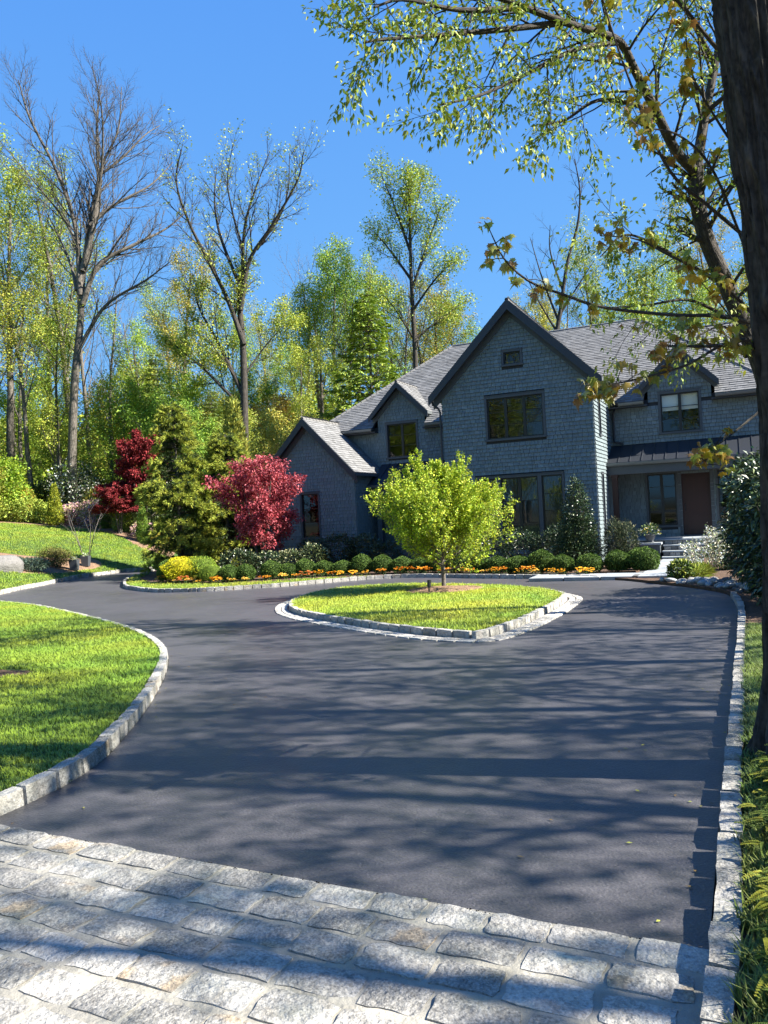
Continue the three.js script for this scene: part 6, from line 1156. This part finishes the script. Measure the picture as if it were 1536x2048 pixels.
  const leafG = [0, 1, 2].map((k) => { const m = new MB(), q = rngOf(1510 + k), cu = 0.25 + 0.25 * k; const pt = ([x, y]) => V(x, Math.abs(x) * -0.45 - cu * y * y * 0.6 + (q() - 0.5) * 0.05, -y); const c = V(0, -0.02, -0.25), ring = out.map(pt); for (let i = 0; i < ring.length; i++) { const a = ring[i], b = ring[(i + 1) % ring.length], n = a.clone().sub(c).cross(b.clone().sub(c)).normalize(); if (n.y < 0) n.negate(); const s = m.v(c.x, c.y, c.z, 0, 1, 0, 0, 0); m.v(a.x, a.y, a.z, n.x, n.y, n.z, 0, 0); m.v(b.x, b.y, b.z, n.x, n.y, n.z, 0, 0); m.i.push(s, s + 1, s + 2); } return m.geo(false); });
  const leafM = [[0.42, 0.38, 0.03], [0.36, 0.36, 0.04], [0.44, 0.29, 0.03], [0.27, 0.31, 0.045], [0.34, 0.18, 0.05], [0.42, 0.38, 0.08]].map((c) => phys({ color: lin(...c), roughness: 0.5, transmission: 0.45, thickness: 0, side: THREE.DoubleSide }));
  let count = 0; const extra = [];
  for (const e of anchors) { const n = 3 + Math.floor(r() * 3); for (let k = 0; k < n; k++) { const l = new THREE.Mesh(leafG[Math.floor(r() * 3)], leafM[Math.floor(r() * 5.99)]); const s = 0.042 + r() * 0.04; l.position.copy(e).add(rnd3(r).multiplyScalar(0.03)); l.rotation.set(-0.9 + (r() - 0.5) * 1.2, r() * 6.28, (r() - 0.5) * 0.8, 'YXZ'); l.scale.setScalar(s); if (count < 300) { l.name = 'leaf'; g.add(l); } else { l.updateMatrix(); const q = l.geometry.clone().applyMatrix4(l.matrix), c = l.material.color, a = new Float32Array(q.attributes.position.count * 3); for (let z = 0; z < a.length; z += 3) { a[z] = c.r; a[z + 1] = c.g; a[z + 2] = c.b; } q.setAttribute('color', new THREE.BufferAttribute(a, 3)); extra.push(q); } count++; } }
  if (extra.length) part(g, 'small_leaves', mergeGeometries(extra), M.leaf).userData.kind = 'stuff';
  // upper limbs above the picture: they throw the dappled shade
  const S = { r, wood: new MB(), ends: [], leafLevel: 2, minR: 0.008, vs: 1, lv: [
    { kids: 1.3, perLen: true, t0: 0.15, ang: 0.7, abs: 2.6, fall: 0.4, rr: 0.5 }, { seg: 5, wob: 0.3, up: 0.05, kids: 6, t0: 0.15, ang: 0.65, ratio: 0.5, rr: 0.5, sides: 5, taper: 0.35 }, { seg: 4, wob: 0.35, up: 0.03, kids: 4, t0: 0.2, ang: 0.6, ratio: 0.5, rr: 0.55, sides: 3, taper: 0.4 }, { seg: 3, wob: 0.35, up: 0, kids: 0, t0: 0, ang: 0.5, ratio: 0.4, sides: 3, taper: 0.5 }] };
  for (const [a, y, L, up] of [[0.2, 5.6, 4.6, 0.5], [1.5, 6.2, 4.2, 0.6], [-0.9, 6.6, 4.4, 0.6], [2.9, 7.0, 3.6, 0.9], [-2.2, 7.4, 3.6, 1.0], [0.7, 7.6, 4.0, 0.9], [2.2, 8.2, 3.2, 1.2], [-0.2, 8.6, 3.6, 1.1], [-1.5, 9.2, 3.0, 1.3], [1.0, 9.6, 2.8, 1.6]]) {
    const p0 = V(0, y - base.y, 0), d = V(Math.cos(a), up, Math.sin(a)).normalize(), pts = curvePts([p0, p0.clone().addScaledVector(d, L * 0.35).add(V(0, 0.2, 0)), p0.clone().addScaledVector(d, L * 0.7).add(V((r() - 0.5) * 0.6, 0.2, (r() - 0.5) * 0.6)), p0.clone().addScaledVector(d, L)], 10), R = pts.map((_, i) => 0.085 * (1.05 - i / 12)); S.wood.tube(pts, R, 7, 1); spawn(S, pts, R, L, 0);
  }
  part(g, 'limbs', S.wood.geo(false), M.barkDark); const mb = new MB(); leaves(mb, S, r, { per: 2, keep: 0.45, spread: 0.2, len: 0.12, wid: 0.11, col: [[0.44, 0.40, 0.04], [0.40, 0.40, 0.05], [0.46, 0.30, 0.04]], hang: 0.4 }); part(g, 'crown', mb.geo(), M.leaf);
  top(g, 'maple', 'dark ridged maple trunk with yellow and bronze young leaves beside the right kerb', 'tree');
}
// ---------------------------------------------------------------- overhanging tree with narrow leaves behind the maple
{
  const base = P(6.23, 13, baseY(13)), L = (a) => a.map(([x, y, d]) => [x - base.x, y - base.y, d - 13]);
  const t = limbTree(1601, [
    L([[6.62, -0.01, 13], [6.60, 2.34, 13], [6.50, 3.52, 13], [6.22, 4.37, 13], [5.90, 5.22, 13], [5.63, 5.99, 13], [5.53, 6.58, 13], [5.54, 7.17, 13]]),
    L([[5.56, 7.0, 13], [5.05, 7.27, 12.62], [4.62, 7.75, 12.25], [4.20, 8.19, 11.88], [3.87, 8.41, 11.5], [3.39, 8.35, 11.12], [2.87, 8.28, 10.75], [2.24, 8.28, 10.38], [1.59, 8.29, 10]]),
    L([[5.54, 7.1, 13], [5.79, 8.06, 13.12], [6.06, 8.97, 13.25], [6.29, 9.81, 13.38], [6.43, 11.6, 13.5]]),
    L([[3.87, 8.41, 11.5], [3.06, 8.04, 11], [2.22, 7.44, 10.5], [1.52, 6.93, 10], [0.95, 6.57, 9.5]]),
    L([[2.88, 8.31, 10.8], [1.89, 7.97, 10.34], [1.03, 7.66, 9.88], [0.25, 7.36, 9.42], [0.05, 7.2, 9.2]]),
    L([[2.25, 8.29, 10.4], [1.30, 7.97, 9.88], [0.52, 7.79, 9.35], [0.2, 7.55, 9.1]]),
    L([[4.67, 7.83, 12.4], [3.66, 7.79, 11.93], [2.98, 7.28, 11.47], [2.51, 7.0, 11]]),
    L([[5.75, 5.22, 13], [4.82, 5.66, 12.67], [4.07, 5.83, 12.33], [3.56, 5.4, 12]]), L([[6.01, 4.54, 13], [5.18, 4.82, 12.67], [4.41, 4.7, 12.33], [3.69, 4.6, 12]]),
    L([[6.06, 8.97, 13.25], [5.2, 9.8, 12.6], [4.2, 10.2, 11.8], [3, 10, 11.2]]), L([[5.8, 8.1, 13.1], [6.9, 8.8, 12.6], [7.8, 9.0, 12]]), L([[6.1, 4.9, 13], [7.0, 5.6, 12.6], [7.8, 5.6, 12.2]]), L([[5.95, 5.0, 13], [6.4, 5.9, 12.3], [6.5, 6.6, 11.6]]), L([[6.2, 3.9, 13], [5.6, 4.3, 12.4], [5.0, 4.1, 12.0]]), L([[5.6, 6.2, 13], [6.2, 7, 12.4], [6.6, 7.4, 11.7]]),
  ], [[0.17, 0.12], [0.09, 0.036], [0.10, 0.04], [0.045, 0.012], [0.05, 0.012], [0.045, 0.012], [0.04, 0.012], [0.035, 0.01], [0.035, 0.01], [0.05, 0.012], [0.045, 0.012], [0.035, 0.01], [0.03, 0.01], [0.03, 0.01], [0.03, 0.01]],
  { lv: [{ kids: 4.2, perLen: true, t0: 0.12, ang: 0.85, abs: 1.1, fall: 0.3, rr: 0.4 }, { seg: 5, wob: 0.3, up: -0.02, kids: 6, t0: 0.2, ang: 0.75, ratio: 0.5, rr: 0.5, sides: 4, taper: 0.35 }, { seg: 4, wob: 0.35, up: -0.05, kids: 0, t0: 0.1, ang: 0.6, ratio: 0.5, rr: 0.5, sides: 3, taper: 0.5 }], bark: M.barkDark, down: 0.3, minR: 0.004, vs: 1.2, leafLevel: 1,
    leafOpt: { per: 4, keep: 0.7, len: 0.082, wid: 0.04, spread: 0.12, col: [[0.20, 0.30, 0.04], [0.28, 0.36, 0.045], [0.38, 0.42, 0.055]], hang: 0.4, dv: 0.3 } });
  t.position.copy(base); top(t, 'overhanging_tree', 'forked tree behind the maple with drooping narrow leaves over the drive', 'tree');
}
// trees beyond the right edge that shade the drive, and those across the street seen in the window glass
const shadeTree = woodTree(1701, 15, 0.24, [...YG], { per: 3, keep: 0.58, leafLen: 0.14, leafWid: 0.11, spread: 0.34, lv: WOOD.map((l, i) => (i ? l : { ...l, t0: 0.3, kids: 14, ratio: 0.36 })) });
[[7.6, 2.7, 0.64, 0.2], [8.8, 5.0, 0.66, 2.1], [10.4, 7.3, 0.72, 4.0], [11.4, 9.6, 0.72, 5.1], [9.4, 0.3, 0.72, 1.1], [12.5, 4.0, 0.78, 3.0]].forEach(([x, d, s, ry], i) => { const pos = P(x, d, gy(x, d)); if (!i) { shadeTree.position.copy(pos); shadeTree.scale.setScalar(s); top(shadeTree, 'verge_tree', 'leafy tree on the verge casting dappled shade on the drive', 'tree', 'trees shading the drive'); } else copyOf(shadeTree, 'verge_tree', pos, ry, s); });
[[-7, -9, 1.0, 0.5], [-1, -13, 1.05, 1.5], [6, -11, 1.0, 2.5], [-13, -5, 1.0, 3.5], [12, -14, 1.05, 4.5], [-19, -12, 1.1, 5.5], [3, -20, 1.1, 0.9], [-15, 8, 1.0, 0.4], [-19, 3, 1.1, 1.7], [-23, 11, 1.1, 2.9], [-27, 5, 1.2, 4.1], [-22, -4, 1.1, 5.3], [-31, 13, 1.2, 0.8], [-35, 1, 1.2, 2.0], [-29, -6, 1.2, 3.2], [-26, 17, 1.0, 4.4], [-18, -9, 1.1, 5.6]].forEach(([x, d, s, ry]) => { const c = copyOf(shadeTree, 'street_tree', P(x, d, gy(x, d) - 0.2), ry, s, 'leafy tree facing the house and mirrored in the window glass'); c.userData.group = 'trees mirrored in the glass'; });
[[-17, 10, 1.0, 0.3], [-20, 7, 1.1, 1.4], [-24, 4, 1.1, 2.5], [-29, 10, 1.2, 3.6], [-19, 0, 1.0, 4.7], [-25, -7, 1.1, 5.8], [-33, 8, 1.3, 0.9], [-22, 14, 1.0, 2.0]].forEach(([x, d, s, ry]) => { const c = copyOf(protoE, 'border_tree', P(x, d, gy(x, d) - 0.1), ry, s, 'bushy tree bordering the far side of the lawn mirrored in the glass'); c.userData.group = 'bushy trees mirrored in the glass'; });
// ---------------------------------------------------------------- grass
{
  const tuft = (seed, n, h, w, rad) => { const r = rngOf(seed), m = new MB(); for (let k = 0; k < n; k++) { const a = r() * 6.28, rr = rad * Math.sqrt(r()), x = Math.cos(a) * rr, z = Math.sin(a) * rr, b = r() * 6.28, ln = h * (0.6 + 0.6 * r()), bend = 0.25 + r() * 0.6, dx = Math.cos(b), dz = Math.sin(b), sx = -dz * w / 2, sz = dx * w / 2, v = 0.8 + r() * 0.4; m.col = [v, v, v]; const nx = dx * -0.35, nz = dz * -0.35; const i0 = m.v(x - sx, 0, z - sz, nx, 0.9, nz, 0, 0); m.v(x + sx, 0, z + sz, nx, 0.9, nz, 1, 0); m.v(x + dx * bend * ln * 0.35 + sx * 0.8, ln * 0.6, z + dz * bend * ln * 0.35 + sz * 0.8, nx, 0.9, nz, 1, 0.6); m.v(x + dx * bend * ln * 0.35 - sx * 0.8, ln * 0.6, z + dz * bend * ln * 0.35 - sz * 0.8, nx, 0.9, nz, 0, 0.6); m.v(x + dx * bend * ln, ln * (1 - bend * 0.25), z + dz * bend * ln, nx, 0.9, nz, 0.5, 1); m.i.push(i0, i0 + 1, i0 + 2, i0, i0 + 2, i0 + 3, i0 + 3, i0 + 2, i0 + 4); } return m.geo(); };
  const grassMat = phys({ vertexColors: true, roughness: 0.55, transmission: 0.3, thickness: 0, side: THREE.DoubleSide });
  function sow(name, label, geo, spots, col, dv = 0.25) {
    const m = new THREE.InstancedMesh(geo, grassMat, spots.length), mt = new THREE.Matrix4(), q = new THREE.Quaternion(), e = new THREE.Euler(), c = new THREE.Color(), r = rngOf(spots.length);
    const pat = fbm(77, 6, 3);
    spots.forEach(([x, y, d, s], i) => { e.set((r() - 0.5) * 0.3, r() * 6.28, (r() - 0.5) * 0.3); q.setFromEuler(e); mt.compose(P(x, d, y), q, V(s, s * (0.8 + r() * 0.4), s)); m.setMatrixAt(i, mt); const k = 1 + (r() - 0.5) * 2 * dv, w = pat(x / 6, d / 6) - 0.5; m.setColorAt(i, c.setRGB(col[0] * k * (1 + w * 0.7), col[1] * k * (1 + w * 0.15), col[2] * k)); });
    return top(m, name, label, 'grass', null, 'stuff');
  }
  const r = rngOf(1801), t1 = tuft(1, 10, 0.040, 0.0042, 0.03), t2 = tuft(2, 12, 0.065, 0.009, 0.07), t3 = tuft(3, 10, 0.075, 0.006, 0.05);
  { const m = new MB(), q = rngOf(1850), N = 26; const c = m.v(-5.35, baseY(9.65) + 0.12, -9.65, 0, 1, 0, -5.35, 9.65); for (let i = 0; i <= N; i++) { const a = i / N * 6.2832, k = 1 + 0.12 * Math.sin(a * 4 + 1) + (q() - 0.5) * 0.06, x = -5.35 + Math.cos(a) * 0.8 * k, d = 9.65 + Math.sin(a) * 0.5 * k; m.v(x, baseY(d) + 0.08, -d, 0, 1, 0, x, d); if (i) m.i.push(c, c + i, c + i + 1); } const gg = m.geo(false); gg.computeVertexNormals(); top(new THREE.Mesh(gg, M.mulch), 'mulch_patch', 'small dark mulch patch in the lawn inside the kerb curve', 'mulch', null, 'structure'); }
  { const q = rngOf(1860), m = new MB(), edge = (line, sgn) => { const p = line[Math.floor(q() * line.length)], o = 0.03 + Math.pow(q(), 3) * 1.2; return [p[0] + sgn * o, p[1] + (q() - 0.5) * 0.3]; }; for (let i = 0; i < 170; i++) { const [x, d] = i % 2 ? edge(rightLine, -1) : edge(nearLeft, 1); if (d < 3 || d > 16) continue; const a = q() * 6.28; tint(m, q, q() < 0.5 ? [0.20, 0.13, 0.05] : [0.30, 0.30, 0.06], 0.3); m.leaf(x, baseY(d) + 0.006, -d, Math.cos(a), 0.05, Math.sin(a), (q() - 0.5) * 0.4, 1, (q() - 0.5) * 0.4, 0.02 + q() * 0.025, 0.015, 0); } top(new THREE.Mesh(m.geo(), M.leafMatte), 'leaf_litter', 'tiny fallen leaves scattered along the drive edges', 'leaves', null, 'stuff'); }
  const near = []; for (let i = 0; i < 275000; i++) { const d = 3.0 + r() * 22, x = -15.5 + r() * 13.4; if (x < -0.56 * d - 2.6) continue; const dens = d < 8 ? 1 : d < 12 ? 0.75 : 0.45; if (r() > dens) continue; if (!inPoly(nearLawnPoly, x, d) || Math.hypot((x + 5.35) / 0.8, (d - 9.65) / 0.5) < 0.95 + 0.12 * Math.sin(x * 9 + d * 7)) continue; near.push([x, baseY(d) + 0.07, d, d < 9 ? 1 : d < 14 ? 1.25 : 1.7]); }
  sow('lawn_grass', 'mown grass blades of the lawn inside the kerb curve', t1, near, [0.27, 0.37, 0.022]);
  const isl = []; for (let i = 0; i < 30000; i++) { const x = -2.8 + r() * 7, d = 10.8 + r() * 12; if (inPoly(islandLawnPoly, x, d) && Math.hypot((x - 1.38) / 1.02, (d - 19.2) / 1.12) > 0.95) isl.push([x, baseY(d) + 0.095, d, 1]); }
  sow('island_grass', 'mown grass blades of the driveway island', t2, isl, [0.36, 0.43, 0.028]);
  const st = []; for (let i = 0; i < 9000; i++) { const x = -11 + r() * 11, d = 24.9 + r() * 10; if (inPoly(stripPoly, x, d)) st.push([x, baseY(d) + 0.08, d, 1]); }
  sow('strip_grass', 'mown grass blades of the strip along the bed kerb', t2, st, [0.36, 0.42, 0.03]);
  const hl = []; for (let i = 0; i < 26000; i++) { const d = 26 + r() * 23, x = -32 + r() * 21; if (distTo(leftKerb, x, d) < 0.1) continue; if (d > 39 && x > -12) continue; if (inPoly(boulderPoly, x, d) || d > topEdge(x)) continue; hl.push([x, gy(x, d) + 0.07, d, 1.5]); }
  sow('slope_grass', 'grass blades over the sloping lawn', t2, hl, [0.31, 0.40, 0.028]);
  const vg = []; for (let i = 0; i < 17000; i++) { const t = r(), d = 1.7 + t * 8.6, x0 = rightLine.reduce((b, p) => (Math.abs(p[1] - d) < Math.abs(b[1] - d) ? p : b))[0], x = x0 + 0.21 + Math.pow(r(), 1.5) * 0.9; if (Math.hypot(x - 2.46, d - 4.76) < 0.26) continue; vg.push([x, baseY(d) + 0.055, d, 0.7 + r() * 0.7]); }
  sow('verge_grass', 'longer grass along the right kerb under the maple', t3, vg, [0.16, 0.22, 0.02], 0.45);
}

renderer.render(scene, camera);
